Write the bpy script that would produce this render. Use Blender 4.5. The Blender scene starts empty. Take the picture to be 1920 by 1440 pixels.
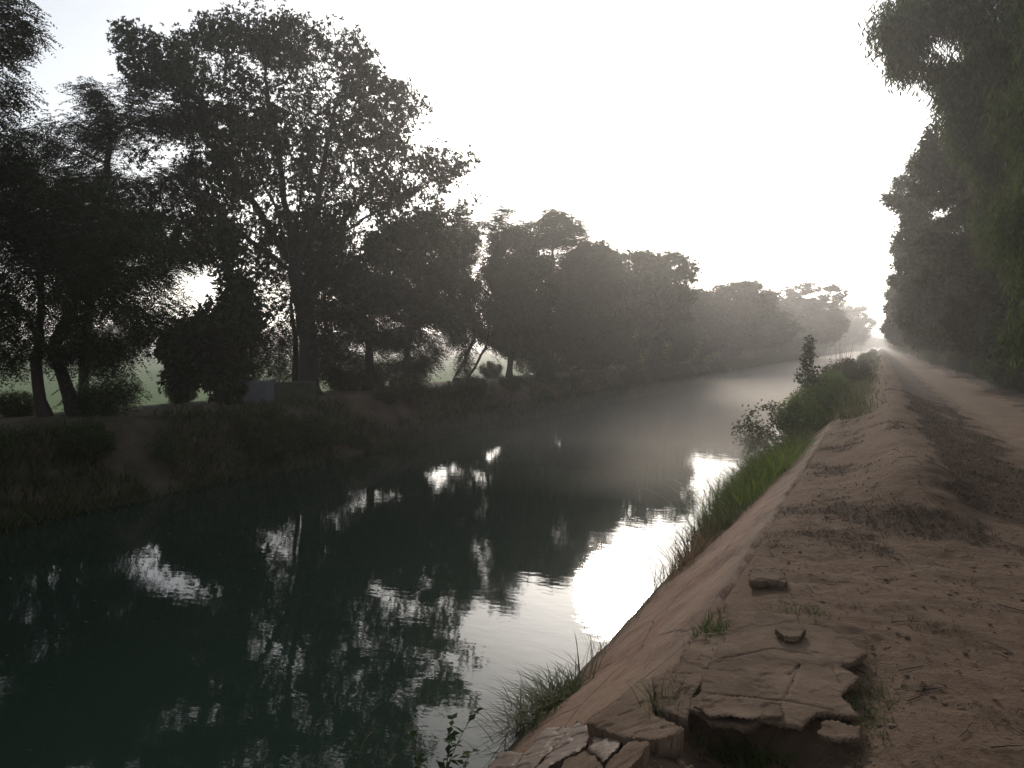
import bpy, math, random
import numpy as np
from mathutils import Vector, noise, Matrix

random.seed(11)
RNG = np.random.default_rng(11)
S = bpy.context.scene
COL = S.collection
PI = math.pi
R = math.radians

# ------------------------------------------------------------------ camera
F = 1478.0                       # focal length in photo pixels
TH = math.atan(692 / F)          # the canal runs this far right of the camera axis
PITCH = math.atan(70 / F)
CZ = 1.65
WATER = -1.15
cam = bpy.data.cameras.new('camera')
cam.sensor_width = 36
cam.lens = 36 * F / 1920
cam.clip_start = 0.05
cam.clip_end = 6000
camo = bpy.data.objects.new('camera', cam)
camo.location = (0, 0, CZ)
camo.rotation_euler = (PI / 2 - PITCH, 0, TH)
COL.objects.link(camo)
S.camera = camo
RHT = np.array([math.cos(TH), math.sin(TH), 0.0])
FWD = np.array([-math.sin(TH), math.cos(TH), 0.0])
UP = np.array([0, 0, 1.0])


def ray(px, py):
    m = camo.rotation_euler.to_matrix()
    return (m @ Vector(((px - 960) / F, (720 - py) / F, -1))).normalized()


def at_depth(px, py, d):
    """point seen at photo pixel px,py at horizontal depth d along the camera axis"""
    r = ray(px, py)
    k = d / (r.x * FWD[0] + r.y * FWD[1])
    return np.array([r.x * k, r.y * k, CZ + r.z * k])


def depth_at_x(px, X):
    """depth at which the line of sight through column px crosses the vertical plane x = X"""
    return F * X / (math.cos(TH) * (px - 1652.0))


# ------------------------------------------------------------------ helpers
def tag(o, label=None, cat=None, group=None, kind=None):
    if label: o['label'] = label
    if cat: o['category'] = cat
    if group: o['group'] = group
    if kind: o['kind'] = kind
    return o


def empty(name, loc, label, cat, group=None, rz=0.0, sc=1.0):
    o = bpy.data.objects.new(name, None)
    o.empty_display_size = 0.2
    o.location = loc
    o.rotation_euler = (0, 0, rz)
    o.scale = (sc, sc, sc)
    COL.objects.link(o)
    return tag(o, label, cat, group)


class MB:
    def __init__(self):
        self.V, self.F, self.n = [], {}, 0

    def add(self, v, f):
        v = np.asarray(v, float).reshape(-1, 3)
        f = np.asarray(f, int)
        self.V.append(v)
        self.F.setdefault(f.shape[1], []).append(f + self.n)
        self.n += len(v)

    def build(self, name, mat, parent=None, smooth=False, origin=None, attrs=None):
        V = np.concatenate(self.V) if self.V else np.zeros((0, 3))
        if origin is not None:
            V = V - np.asarray(origin)
        me = bpy.data.meshes.new(name)
        me.vertices.add(len(V))
        me.vertices.foreach_set('co', V.astype(np.float32).ravel())
        loops, tot = [], []
        for k, fs in self.F.items():
            a = np.concatenate(fs)
            loops.append(a.ravel())
            tot.append(np.full(len(a), k))
        loops = np.concatenate(loops)
        tot = np.concatenate(tot)
        starts = np.concatenate([[0], np.cumsum(tot)[:-1]])
        me.loops.add(len(loops))
        me.loops.foreach_set('vertex_index', loops.astype(np.int32))
        me.polygons.add(len(tot))
        me.polygons.foreach_set('loop_start', starts.astype(np.int32))
        me.polygons.foreach_set('loop_total', tot.astype(np.int32))
        me.polygons.foreach_set('use_smooth', np.full(len(tot), smooth))
        for an, av in (attrs or {}).items():
            at = me.attributes.new(an, 'FLOAT', 'POINT')
            at.data.foreach_set('value', np.asarray(av, np.float32))
        me.update(calc_edges=True)
        me.validate()
        me.materials.append(mat)
        o = bpy.data.objects.new(name, me)
        COL.objects.link(o)
        if parent is not None:
            o.parent = parent
        elif origin is not None:
            o.location = origin
        return o


def unit(a):
    return a / np.maximum(np.linalg.norm(a, axis=-1, keepdims=True), 1e-9)


def rnd_unit(n):
    return unit(RNG.normal(size=(n, 3)))


# ------------------------------------------------------------------ materials
def new_mat(name):
    m = bpy.data.materials.new(name)
    m.use_nodes = True
    nt = m.node_tree
    for n in list(nt.nodes):
        nt.nodes.remove(n)
    return m, nt, nt.nodes, nt.links


def nd(ns, t, **kw):
    n = ns.new(t)
    for k, v in kw.items():
        setattr(n, k, v)
    return n


def ramp(ns, stops):
    r = ns.new('ShaderNodeValToRGB')
    el = r.color_ramp.elements
    while len(el) < len(stops):
        el.new(0.5)
    for e, (p, c) in zip(el, stops):
        e.position = p
        e.color = (*c, 1) if len(c) == 3 else c
    return r


def leaf_mat(name, c0, c1, trans=0.35, rough=0.7, tcol=None):
    m, nt, ns, lk = new_mat(name)
    g = nd(ns, 'ShaderNodeNewGeometry')
    r = ramp(ns, [(0.0, c0), (0.75, c1), (1.0, tuple(min(1, x * 1.5) for x in c1))])
    lk.new(g.outputs['Random Per Island'], r.inputs[0])
    p = nd(ns, 'ShaderNodeBsdfPrincipled')
    lk.new(r.outputs[0], p.inputs['Base Color'])
    p.inputs['Roughness'].default_value = rough
    p.inputs['Specular IOR Level'].default_value = 0.06
    t = nd(ns, 'ShaderNodeBsdfTranslucent')
    hs = nd(ns, 'ShaderNodeHueSaturation')
    hs.inputs['Hue'].default_value = 0.48
    hs.inputs['Saturation'].default_value = 1.1
    hs.inputs['Value'].default_value = 1.5
    lk.new(r.outputs[0], hs.inputs['Color'])
    lk.new(hs.outputs[0], t.inputs['Color'])
    mx = nd(ns, 'ShaderNodeMixShader')
    mx.inputs[0].default_value = trans
    lk.new(p.outputs[0], mx.inputs[1])
    lk.new(t.outputs[0], mx.inputs[2])
    o = nd(ns, 'ShaderNodeOutputMaterial')
    lk.new(mx.outputs[0], o.inputs['Surface'])
    return m


def rough_mat(name, stops, scale=6.0, rough=0.9, bump=0.3, bscale=None, detail=8, spec=0.3, stretch=(1, 1, 1), bdist=0.02):
    m, nt, ns, lk = new_mat(name)
    tc = nd(ns, 'ShaderNodeTexCoord')
    mp = nd(ns, 'ShaderNodeMapping')
    mp.inputs['Scale'].default_value = stretch
    lk.new(tc.outputs['Object'], mp.inputs[0])
    n1 = nd(ns, 'ShaderNodeTexNoise')
    n1.inputs['Scale'].default_value = scale
    n1.inputs['Detail'].default_value = detail
    n1.inputs['Roughness'].default_value = 0.65
    lk.new(mp.outputs[0], n1.inputs['Vector'])
    r = ramp(ns, stops)
    lk.new(n1.outputs['Fac'], r.inputs[0])
    n2 = nd(ns, 'ShaderNodeTexNoise')
    n2.inputs['Scale'].default_value = bscale or scale * 4
    n2.inputs['Detail'].default_value = 8
    n2.inputs['Roughness'].default_value = 0.7
    lk.new(mp.outputs[0], n2.inputs['Vector'])
    b = nd(ns, 'ShaderNodeBump')
    b.inputs['Strength'].default_value = bump
    b.inputs['Distance'].default_value = bdist
    lk.new(n2.outputs['Fac'], b.inputs['Height'])
    p = nd(ns, 'ShaderNodeBsdfPrincipled')
    p.inputs['Roughness'].default_value = rough
    p.inputs['Specular IOR Level'].default_value = spec
    lk.new(r.outputs[0], p.inputs['Base Color'])
    lk.new(b.outputs[0], p.inputs['Normal'])
    o = nd(ns, 'ShaderNodeOutputMaterial')
    lk.new(p.outputs[0], o.inputs['Surface'])
    return m


M = {}
M['leaf_dark'] = leaf_mat('leaf_dark', (0.018, 0.0279, 0.0148), (0.0369, 0.0533, 0.0262), 0.22)
M['leaf_mid'] = leaf_mat('leaf_mid', (0.0213, 0.0369, 0.0148), (0.0451, 0.0697, 0.0279), 0.25)
M['leaf_right'] = leaf_mat('leaf_right', (0.0328, 0.0476, 0.0213), (0.0697, 0.0861, 0.0394), 0.3)
M['leaf_willow'] = leaf_mat('leaf_willow', (0.0287, 0.0492, 0.018), (0.0697, 0.0984, 0.0369), 0.3)
M['leaf_deep'] = leaf_mat('leaf_deep', (0.018, 0.0279, 0.0115), (0.0492, 0.0615, 0.0246), 0.25)
M['leaf_olive'] = leaf_mat('leaf_olive', (0.06, 0.06, 0.03), (0.10, 0.10, 0.045), 0.3)
M['leaf_bush'] = leaf_mat('leaf_bush', (0.05, 0.085, 0.025), (0.09, 0.14, 0.04), 0.4)
M['grass_green'] = leaf_mat('grass_green', (0.055, 0.10, 0.022), (0.12, 0.17, 0.045), 0.45)
M['grass_weed'] = leaf_mat('grass_weed', (0.045, 0.07, 0.02), (0.085, 0.115, 0.04), 0.35)
M['grass_dull'] = leaf_mat('grass_dull', (0.05, 0.065, 0.025), (0.10, 0.11, 0.05), 0.35)
M['grass_dry'] = leaf_mat('grass_dry', (0.11, 0.085, 0.05), (0.2, 0.155, 0.09), 0.3)
M['cover'] = leaf_mat('cover', (0.0246, 0.0369, 0.0148), (0.0533, 0.0697, 0.0287), 0.3)
M['litter'] = leaf_mat('litter', (0.045, 0.03, 0.02), (0.15, 0.10, 0.066), 0.1, 0.8)
M['bark'] = rough_mat('bark', [(0.3, (0.018, 0.015, 0.013)), (0.7, (0.05, 0.042, 0.036))], 5, 0.9, 0.6, 18, stretch=(1, 1, 0.25))
M['bark_pale'] = rough_mat('bark_pale', [(0.3, (0.08, 0.07, 0.06)), (0.7, (0.2, 0.175, 0.15))], 4, 0.85, 0.5, 14, stretch=(1, 1, 0.3))
M['stem'] = rough_mat('stem', [(0.3, (0.05, 0.05, 0.025)), (0.7, (0.10, 0.09, 0.05))], 8, 0.8, 0.2)
M['moss'] = rough_mat('moss', [(0.35, (0.03, 0.034, 0.022)), (0.65, (0.065, 0.065, 0.05))], 4, 0.95, 0.5, 20)
M['wire'] = rough_mat('wire', [(0.3, (0.05, 0.05, 0.05)), (0.7, (0.07, 0.07, 0.07))], 8, 0.6, 0.1)

# ------------------------------------------------------------------ light
sun_v = ray(1150, 1112)
SUN = Vector((sun_v.x, sun_v.y, -sun_v.z)).normalized()
SUN_EL = math.asin(SUN.z)
SUN_AZ = math.atan2(SUN.x, SUN.y)
w = bpy.data.worlds.new('World')
S.world = w
w.use_nodes = True
nt = w.node_tree
for n in list(nt.nodes):
    nt.nodes.remove(n)
sky = nt.nodes.new('ShaderNodeTexSky')
sky.sky_type = 'NISHITA'
sky.sun_disc = False
sky.sun_elevation = SUN_EL
sky.sun_rotation = SUN_AZ
sky.air_density = 1.0
sky.dust_density = 1.3
sky.ozone_density = 1.0
hs = nt.nodes.new('ShaderNodeHueSaturation')
hs.inputs['Saturation'].default_value = 0.35
bg = nt.nodes.new('ShaderNodeBackground')
bg.inputs['Strength'].default_value = 0.15
ow = nt.nodes.new('ShaderNodeOutputWorld')
nt.links.new(sky.outputs[0], hs.inputs['Color'])
nt.links.new(hs.outputs[0], bg.inputs['Color'])
nt.links.new(bg.outputs[0], ow.inputs['Surface'])

sl = bpy.data.lights.new('sun', 'SUN')
sl.energy = 1.5
sl.angle = R(5.5)
sl.color = (1.0, 0.875, 0.74)
so = bpy.data.objects.new('sun', sl)
so.rotation_euler = (-SUN).to_track_quat('-Z', 'Y').to_euler()
so.location = (-20, 60, 40)
COL.objects.link(so)

S.view_settings.view_transform = 'Standard'
S.view_settings.look = 'None'
S.view_settings.gamma = 1
S.view_settings.exposure = 0.2
S.render.engine = 'CYCLES'
cy = S.cycles
cy.use_denoising = True
cy.max_bounces = 5
cy.diffuse_bounces = 2
cy.glossy_bounces = 2
cy.transmission_bounces = 3
cy.volume_bounces = 0
cy.transparent_max_bounces = 4
cy.sample_clamp_indirect = 6
cy.caustics_reflective = False
cy.caustics_refractive = False

# ------------------------------------------------------------------ ground
PROF = [(-1600, -1.9), (-60, -1.85), (-24, -1.7), (-20.5, -0.5), (-18.2, 0.06), (-16.5, 0.12), (-14.6, 0.12), (-13.9, 0.15), (-13.5, 0.0),
        (-12.8, -0.65), (-12.3, -1.12), (-11.8, -1.5), (-10, -2.4), (-5, -2.4), (-2.7, -1.55), (-0.98, -0.12), (-0.88, -0.015), (-0.6, 0.02),
        (0.2, 0.04), (1.0, 0.0), (1.7, -0.1), (2.3, -0.2), (3.0, -0.23), (3.9, -0.22), (4.8, -0.1), (7, -0.2), (20, -0.6), (1600, -1.2)]
PX = np.array([p[0] for p in PROF], float)
PZ = np.array([p[1] for p in PROF], float)


def fbm(x, y, sc, oct=4, seed=0.0):
    return noise.fractal(Vector((x * sc + seed * 7.3, y * sc - seed * 3.1, seed)), 1.0, 2.0, oct)


def sstep(a, b, x):
    t = min(1, max(0, (x - a) / (b - a)))
    return t * t * (3 - 2 * t)


def ground_z(x, y):
    z = float(np.interp(x, PX, PZ))
    if -0.9 < x < 6:
        # long earth ridge between lining and path, from about nine metres on
        k = sstep(6.8, 10.5, y)
        c = 0.25 + 0.22 * fbm(0, y, 0.15, 2, 5)
        z += k * (0.32 + 0.08 * fbm(0, y, 0.5, 2, 6)) * math.exp(-((x - c) / (0.55 if x < c else 0.72)) ** 2)
        # heap of earth nearest to the camera
        z += 0.13 * math.exp(-((x - 0.42) / 0.45) ** 2 - ((y - 9.6) / 1.0) ** 2)
        z -= 0.05 * math.exp(-((x - 0.95) / 0.3) ** 2 - ((y - 9.0) / 1.2) ** 2)
        a = sstep(-0.9, -0.6, x)
        z += a * (0.035 * fbm(x, y, 0.9, 4, 1) + 0.018 * fbm(x, y, 4.0, 4, 2) + 0.006 * fbm(x, y, 11.0, 2, 12))
        # wheel ruts of the path
        for rx in (2.55, 3.55):
            z -= 0.03 * max(0, 0.5 + fbm(rx, y, 0.25, 3, 13)) * math.exp(-((x - rx - 0.15 * fbm(rx, y, 0.2, 2, 14)) / 0.2) ** 4)
        # hollow washed out under the near end of the slab
        z -= 0.17 * math.exp(-((x + 0.42) / 0.34) ** 4 - ((y - 3.38) / 0.27) ** 4)
        z -= 0.05 * math.exp(-((x + 0.02) / 0.14) ** 2 - ((y - 4.0) / 0.7) ** 2)
    elif -17 < x < -10.8:
        z += 0.18 * fbm(x, y, 0.45, 4, 3) * sstep(-10.8, -12.6, x) * (1 if x > -14.6 else 0.35)
    elif x < -24:
        z += 0.10 * fbm(x, y, 0.05, 3, 4)
    elif x >= 6:
        z += 0.12 * fbm(x, y, 0.4, 3, 4)
    return z


def litter_mask(x, y):
    n = fbm(x, y, 0.75, 5, 8)
    n2 = fbm(x, y, 2.6, 4, 9)
    band = 0.0
    if y > 8.6:
        e = 0.18 * fbm(0, y, 0.6, 3, 10)
        band = 0.95 * sstep(0.45 + e, 0.8 + e, x) * (1 - sstep(1.75 + 2 * e, 2.15 + 2 * e, x))
    cross = 0.8 * math.exp(-((y - 8.0 + 0.35 * x) / 0.5) ** 2) * (1 - sstep(1.6, 2.2, x))
    left = 0.42 * sstep(6.5, 9, y) * (1 - sstep(-0.5, 0.05, x))
    near = 0.25 * sstep(5, 6, y) * (1 - sstep(0.0, 0.9, x)) * (1 - sstep(7, 9, y))
    verge = 0.9 * sstep(3.7, 4.5, x + 0.3 * n)
    base = 0.16
    v = max(band, cross, left, near, verge, base) + 0.55 * n + 0.4 * n2
    if 2.2 < x < 3.8:
        v *= 0.55
    return min(1, max(0, (v - 0.3) / 0.42))


xs = np.unique(np.round(np.concatenate([
    [-1600, -1200, -900, -600, -400, -300, -200, -150, -110, -80, -60, -45, -35, -28, -24, -22, -20.5],
    np.arange(-19.5, -14.4, 0.5), np.arange(-14.4, -11.3, 0.14), [-11, -10, -8, -6, -5, -4, -3.2, -2.7, -2.0, -1.4], np.arange(-1.0, 2.6, 0.04),
    np.arange(2.6, 5, 0.08), np.arange(5, 9, 0.4), [10, 12, 15, 20, 30, 50, 80, 120, 200, 300, 500, 800, 1200, 1600]]), 3))
ys = [-60, -40, -25, -15, -10, -6, -3, -1, 0, 1, 1.6]
y = 2.0
while y < 1600:
    ys.append(y)
    y += max(0.04, 0.0075 * y if y < 30 else 0.02 * y)
ys.append(1650)
ys = np.array(ys)
nx, ny = len(xs), len(ys)
gv = np.zeros((ny, nx, 3))
gl = np.zeros((ny, nx))
for j, yy in enumerate(ys):
    for i, xx in enumerate(xs):
        gv[j, i] = (xx, yy, ground_z(float(xx), float(yy)))
        gl[j, i] = litter_mask(float(xx), float(yy)) if -1 < xx < 9 else 0
idx = np.arange(nx * ny).reshape(ny, nx)
quads = np.stack([idx[:-1, :-1], idx[:-1, 1:], idx[1:, 1:], idx[1:, :-1]], -1).reshape(-1, 4)


def ground_material():
    m, nt, ns, lk = new_mat('earth_ground')
    tc = nd(ns, 'ShaderNodeTexCoord')
    sx = nd(ns, 'ShaderNodeSeparateXYZ')
    lk.new(tc.outputs['Object'], sx.inputs[0])

    def nz(scale, detail=8, rough=0.65):
        n = nd(ns, 'ShaderNodeTexNoise')
        n.inputs['Scale'].default_value = scale
        n.inputs['Detail'].default_value = detail
        n.inputs['Roughness'].default_value = rough
        lk.new(tc.outputs['Object'], n.inputs['Vector'])
        return n

    def mth(op, a, b=None, clamp=False):
        n = nd(ns, 'ShaderNodeMath', operation=op)
        n.use_clamp = clamp
        for k, v in enumerate((a, b)):
            if v is None: continue
            if isinstance(v, (int, float)): n.inputs[k].default_value = v
            else: lk.new(v, n.inputs[k])
        return n.outputs[0]

    def mix(f, a, b):
        n = nd(ns, 'ShaderNodeMix', data_type='RGBA')
        lk.new(f, n.inputs[0])
        for k, v in ((6, a), (7, b)):
            if isinstance(v, tuple): n.inputs[k].default_value = (*v, 1)
            else: lk.new(v, n.inputs[k])
        return n.outputs[2]

    def band(edge, width):     # 0 below edge, 1 above edge+width, wobbling with noise
        xw = mth('ADD', sx.outputs[0], mth('MULTIPLY', mth('SUBTRACT', n_mid.outputs['Fac'], 0.5), 1.1))
        return mth('DIVIDE', mth('SUBTRACT', xw, edge), width, True)

    n_big, n_mid, n_fine, n_grain = nz(0.5), nz(2.2), nz(14), nz(90, 4)
    dirt = ramp(ns, [(0.3, (0.10, 0.062, 0.039)), (0.5, (0.155, 0.10, 0.065)), (0.70, (0.225, 0.152, 0.102))])
    lk.new(mth('ADD', mth('ADD', mth('MULTIPLY', n_mid.outputs['Fac'], 0.35), mth('MULTIPLY', n_fine.outputs['Fac'], 0.4)), mth('MULTIPLY', n_grain.outputs['Fac'], 0.25)), dirt.inputs[0])
    sand = ramp(ns, [(0.3, (0.17, 0.113, 0.075)), (0.7, (0.27, 0.188, 0.132))])
    lk.new(n_fine.outputs['Fac'], sand.inputs[0])
    litter = ramp(ns, [(0.32, (0.034, 0.022, 0.015)), (0.5, (0.074, 0.047, 0.032)), (0.68, (0.125, 0.082, 0.056))])
    lk.new(mth('ADD', mth('MULTIPLY', n_fine.outputs['Fac'], 0.6), mth('MULTIPLY', n_grain.outputs['Fac'], 0.4)), litter.inputs[0])
    field = ramp(ns, [(0.3, (0.055, 0.115, 0.028)), (0.7, (0.09, 0.165, 0.045))])
    lk.new(n_big.outputs['Fac'], field.inputs[0])
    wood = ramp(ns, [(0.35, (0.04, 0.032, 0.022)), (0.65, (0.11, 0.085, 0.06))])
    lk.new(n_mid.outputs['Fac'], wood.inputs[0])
    bank = ramp(ns, [(0.35, (0.05, 0.042, 0.028)), (0.6, (0.10, 0.078, 0.055)), (0.75, (0.15, 0.11, 0.08))])
    lk.new(n_mid.outputs['Fac'], bank.inputs[0])
    at = nd(ns, 'ShaderNodeAttribute', attribute_name='litter')
    c = mix(band(-18.4, 0.9), field.outputs[0], bank.outputs[0])
    c = mix(band(-3.5, 1.0), c, dirt.outputs[0])
    pathm = mth('MULTIPLY', band(1.9, 0.5), mth('SUBTRACT', 1.0, band(3.7, 0.7)))
    c = mix(pathm, c, sand.outputs[0])
    lm = mth('DIVIDE', mth('SUBTRACT', mth('ADD', at.outputs['Fac'], mth('ADD', mth('MULTIPLY', mth('SUBTRACT', n_fine.outputs['Fac'], 0.5), 2.2), mth('MULTIPLY', mth('SUBTRACT', n_grain.outputs['Fac'], 0.5), 1.0))), 0.46), 0.42, True)
    c = mix(lm, c, litter.outputs[0])
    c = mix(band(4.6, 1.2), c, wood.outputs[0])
    p = nd(ns, 'ShaderNodeBsdfPrincipled')
    p.inputs['Roughness'].default_value = 0.95
    p.inputs['Specular IOR Level'].default_value = 0.15
    lk.new(c, p.inputs['Base Color'])
    hgt = mth('ADD', mth('ADD', mth('MULTIPLY', n_fine.outputs['Fac'], 0.6), mth('MULTIPLY', n_grain.outputs['Fac'], 0.22)), mth('MULTIPLY', n_mid.outputs['Fac'], 1.0))
    b = nd(ns, 'ShaderNodeBump')
    b.inputs['Strength'].default_value = 1.0
    b.inputs['Distance'].default_value = 0.06
    lk.new(hgt, b.inputs['Height'])
    lk.new(b.outputs[0], p.inputs['Normal'])
    o = nd(ns, 'ShaderNodeOutputMaterial')
    lk.new(p.outputs[0], o.inputs['Surface'])
    return m


g = MB()
g.add(gv.reshape(-1, 3), quads)
tag(g.build('ground', ground_material(), smooth=True, attrs={'litter': gl.ravel()}), 'brown earth banks, sandy path and green field', None, None, 'structure')


# ------------------------------------------------------------------ water
def water_material():
    m, nt, ns, lk = new_mat('canal_water')
    tc = nd(ns, 'ShaderNodeTexCoord')
    mp = nd(ns, 'ShaderNodeMapping')
    mp.inputs['Scale'].default_value = (0.55, 1.0, 1)
    mp.inputs['Rotation'].default_value = (0, 0, R(-25))
    lk.new(tc.outputs['Object'], mp.inputs[0])
    h = None
    for sc, am in ((0.5, 0.3), (3.4, 0.34), (12.0, 0.13)):
        n = nd(ns, 'ShaderNodeTexNoise')
        n.inputs['Scale'].default_value = sc
        n.inputs['Detail'].default_value = 2
        n.inputs['Distortion'].default_value = 0.2
        lk.new(mp.outputs[0], n.inputs['Vector'])
        mu = nd(ns, 'ShaderNodeMath', operation='MULTIPLY')
        mu.inputs[1].default_value = am
        lk.new(n.outputs['Fac'], mu.inputs[0])
        if h is None: h = mu.outputs[0]
        else:
            ad = nd(ns, 'ShaderNodeMath', operation='ADD')
            lk.new(h, ad.inputs[0]); lk.new(mu.outputs[0], ad.inputs[1])
            h = ad.outputs[0]
    b = nd(ns, 'ShaderNodeBump')
    b.inputs['Strength'].default_value = 0.065
    b.inputs['Distance'].default_value = 0.06
    lk.new(h, b.inputs['Height'])
    p = nd(ns, 'ShaderNodeBsdfPrincipled')
    p.inputs['Base Color'].default_value = (0.014, 0.028, 0.019, 1)
    p.inputs['Roughness'].default_value = 0.025
    p.inputs['IOR'].default_value = 1.333
    lk.new(b.outputs[0], p.inputs['Normal'])
    o = nd(ns, 'ShaderNodeOutputMaterial')
    lk.new(p.outputs[0], o.inputs['Surface'])
    return m


g = MB()
wy = [-58, 0, 5, 10, 20, 40, 80, 160, 320, 640, 1600]
g.add([(x, yy, WATER) for yy in wy for x in (-12.9, -1.9)], [(2 * k, 2 * k + 1, 2 * k + 3, 2 * k + 2) for k in range(len(wy) - 1)])
tag(g.build('water', water_material()), 'calm dark green canal water mirroring the trees', None, None, 'structure')


# ------------------------------------------------------------------ trees
def skeleton(att, trunks, D=0.3, di=4.0, dk=0.7, iters=90, trop=(0, 0, 0.1)):
    """space colonisation from trunk polylines into a cloud of attraction points"""
    nodes, par = [], []
    for tr in trunks:
        tr = [np.asarray(p, float) for p in tr]
        pts = [tr[0]]
        for a, b in zip(tr[:-1], tr[1:]):
            k = max(1, int(np.linalg.norm(b - a) / D))
            for i in range(1, k + 1):
                pts.append(a + (b - a) * i / k)
        base = len(nodes)
        link = -1
        if nodes:
            dl = np.linalg.norm(np.array(nodes) - pts[0], axis=1)
            if dl.min() < 0.9: link = int(dl.argmin())
        for i, p in enumerate(pts):
            nodes.append(p + (RNG.normal(size=3) * 0.02 if i else 0))
            par.append(base + i - 1 if i else link)
    nodes = np.array(nodes)
    par = np.array(par)
    d = np.linalg.norm(att[:, None] - nodes[None], axis=2)
    ni, nD = d.argmin(1), d.min(1)
    alive = nD > dk
    cc = np.zeros(len(nodes), int)
    trop = np.array(trop)
    for it in range(iters):
        act = alive & (nD < (di if it > 6 else di * 2.5))
        if not act.any(): break
        sm = np.zeros((len(nodes), 3))
        np.add.at(sm, ni[act], unit(att[act] - nodes[ni[act]]))
        u = np.unique(ni[act])
        u = u[cc[u] < 4]
        if len(u) == 0: break
        dr = unit(unit(sm[u]) + trop + RNG.normal(size=(len(u), 3)) * 0.16)
        new = nodes[u] + dr * D
        cc[u] += 1
        k0 = len(nodes)
        nodes = np.concatenate([nodes, new])
        par = np.concatenate([par, u])
        cc = np.concatenate([cc, np.zeros(len(u), int)])
        al = np.where(alive)[0]
        dd = np.linalg.norm(att[al][:, None] - new[None], axis=2)
        mi, md = dd.argmin(1), dd.min(1)
        better = md < nD[al]
        ni[al[better]] = mi[better] + k0
        nD[al[better]] = md[better]
        alive &= nD > dk
    return nodes, par


def radii(nodes, par, r0, rt=0.008):
    n = len(nodes)
    tips = np.zeros(n)
    has = np.zeros(n, bool)
    has[par[par >= 0]] = True
    tips[~has] = 1
    for i in range(n - 1, -1, -1):
        if par[i] >= 0: tips[par[i]] += tips[i]
    tm = max(2, tips.max())
    e = math.log(r0 / rt) / math.log(tm)
    return rt * np.maximum(tips, 1) ** e, tips, ~has


def tubes(mb, nodes, par, r, tips, rmin=0.0):
    n = len(nodes)
    seg = np.where((par >= 0) & (r >= rmin))[0]
    dirs = np.zeros((n, 3))
    dirs[par >= 0] = unit(nodes[par >= 0] - nodes[par[par >= 0]])
    roots = np.where(par < 0)[0]
    main = np.full(n, -1)
    best = np.zeros(n)
    for i in range(n):
        p = par[i]
        if p >= 0 and tips[i] > best[p]:
            best[p] = tips[i]
            main[p] = i
    for q in roots:
        if main[q] >= 0: dirs[q] = dirs[main[q]]
    p0 = par[seg]
    ismain = main[p0] == seg
    R1 = r[seg]
    R0 = np.where(ismain, r[p0], np.minimum(r[p0], R1 * 1.25))
    D1 = dirs[seg]
    D0 = np.where(ismain[:, None], dirs[p0], D1)

    def frame(Dv):
        ref = np.tile(np.array([0.31, 0.95, 0.02]), (len(Dv), 1))
        u = unit(np.cross(Dv, ref))
        return u, np.cross(Dv, u)
    for lo, hi, K in ((0, 0.02, 3), (0.02, 0.06, 5), (0.06, 9, 9)):
        s = np.where((R1 >= lo) & (R1 < hi))[0]
        if len(s) == 0: continue
        a = np.arange(K) * 2 * PI / K
        u0, v0 = frame(D0[s]); u1, v1 = frame(D1[s])
        wob = 1.0
        A = nodes[p0[s]][:, None] + R0[s][:, None, None] * (np.cos(a)[None, :, None] * u0[:, None] + np.sin(a)[None, :, None] * v0[:, None]) * wob
        B = nodes[seg[s]][:, None] + R1[s][:, None, None] * (np.cos(a)[None, :, None] * u1[:, None] + np.sin(a)[None, :, None] * v1[:, None]) * wob
        V = np.concatenate([A, B], 1).reshape(-1, 3)
        k = np.arange(K)
        f = np.stack([k, (k + 1) % K, K + (k + 1) % K, K + k], -1)
        mb.add(V, (f[None] + (np.arange(len(s)) * 2 * K)[:, None, None]).reshape(-1, 4))


def leaves(mb, P, D, N, L, W, droop=0.0):
    n = len(P)
    L = np.broadcast_to(L, n)[:, None]
    W = np.broadcast_to(W, n)[:, None]
    D = unit(D)
    sd = unit(np.cross(D, N))
    nn = np.cross(sd, D)
    m = P + D * L * 0.42 + nn * L * 0.06
    t = P + D * L - np.array([0, 0, 1]) * L * droop
    V = np.stack([P, m + sd * W / 2, t, m - sd * W / 2], 1).reshape(-1, 3)
    f = np.arange(4 * n).reshape(n, 4)
    mb.add(V, f)


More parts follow.
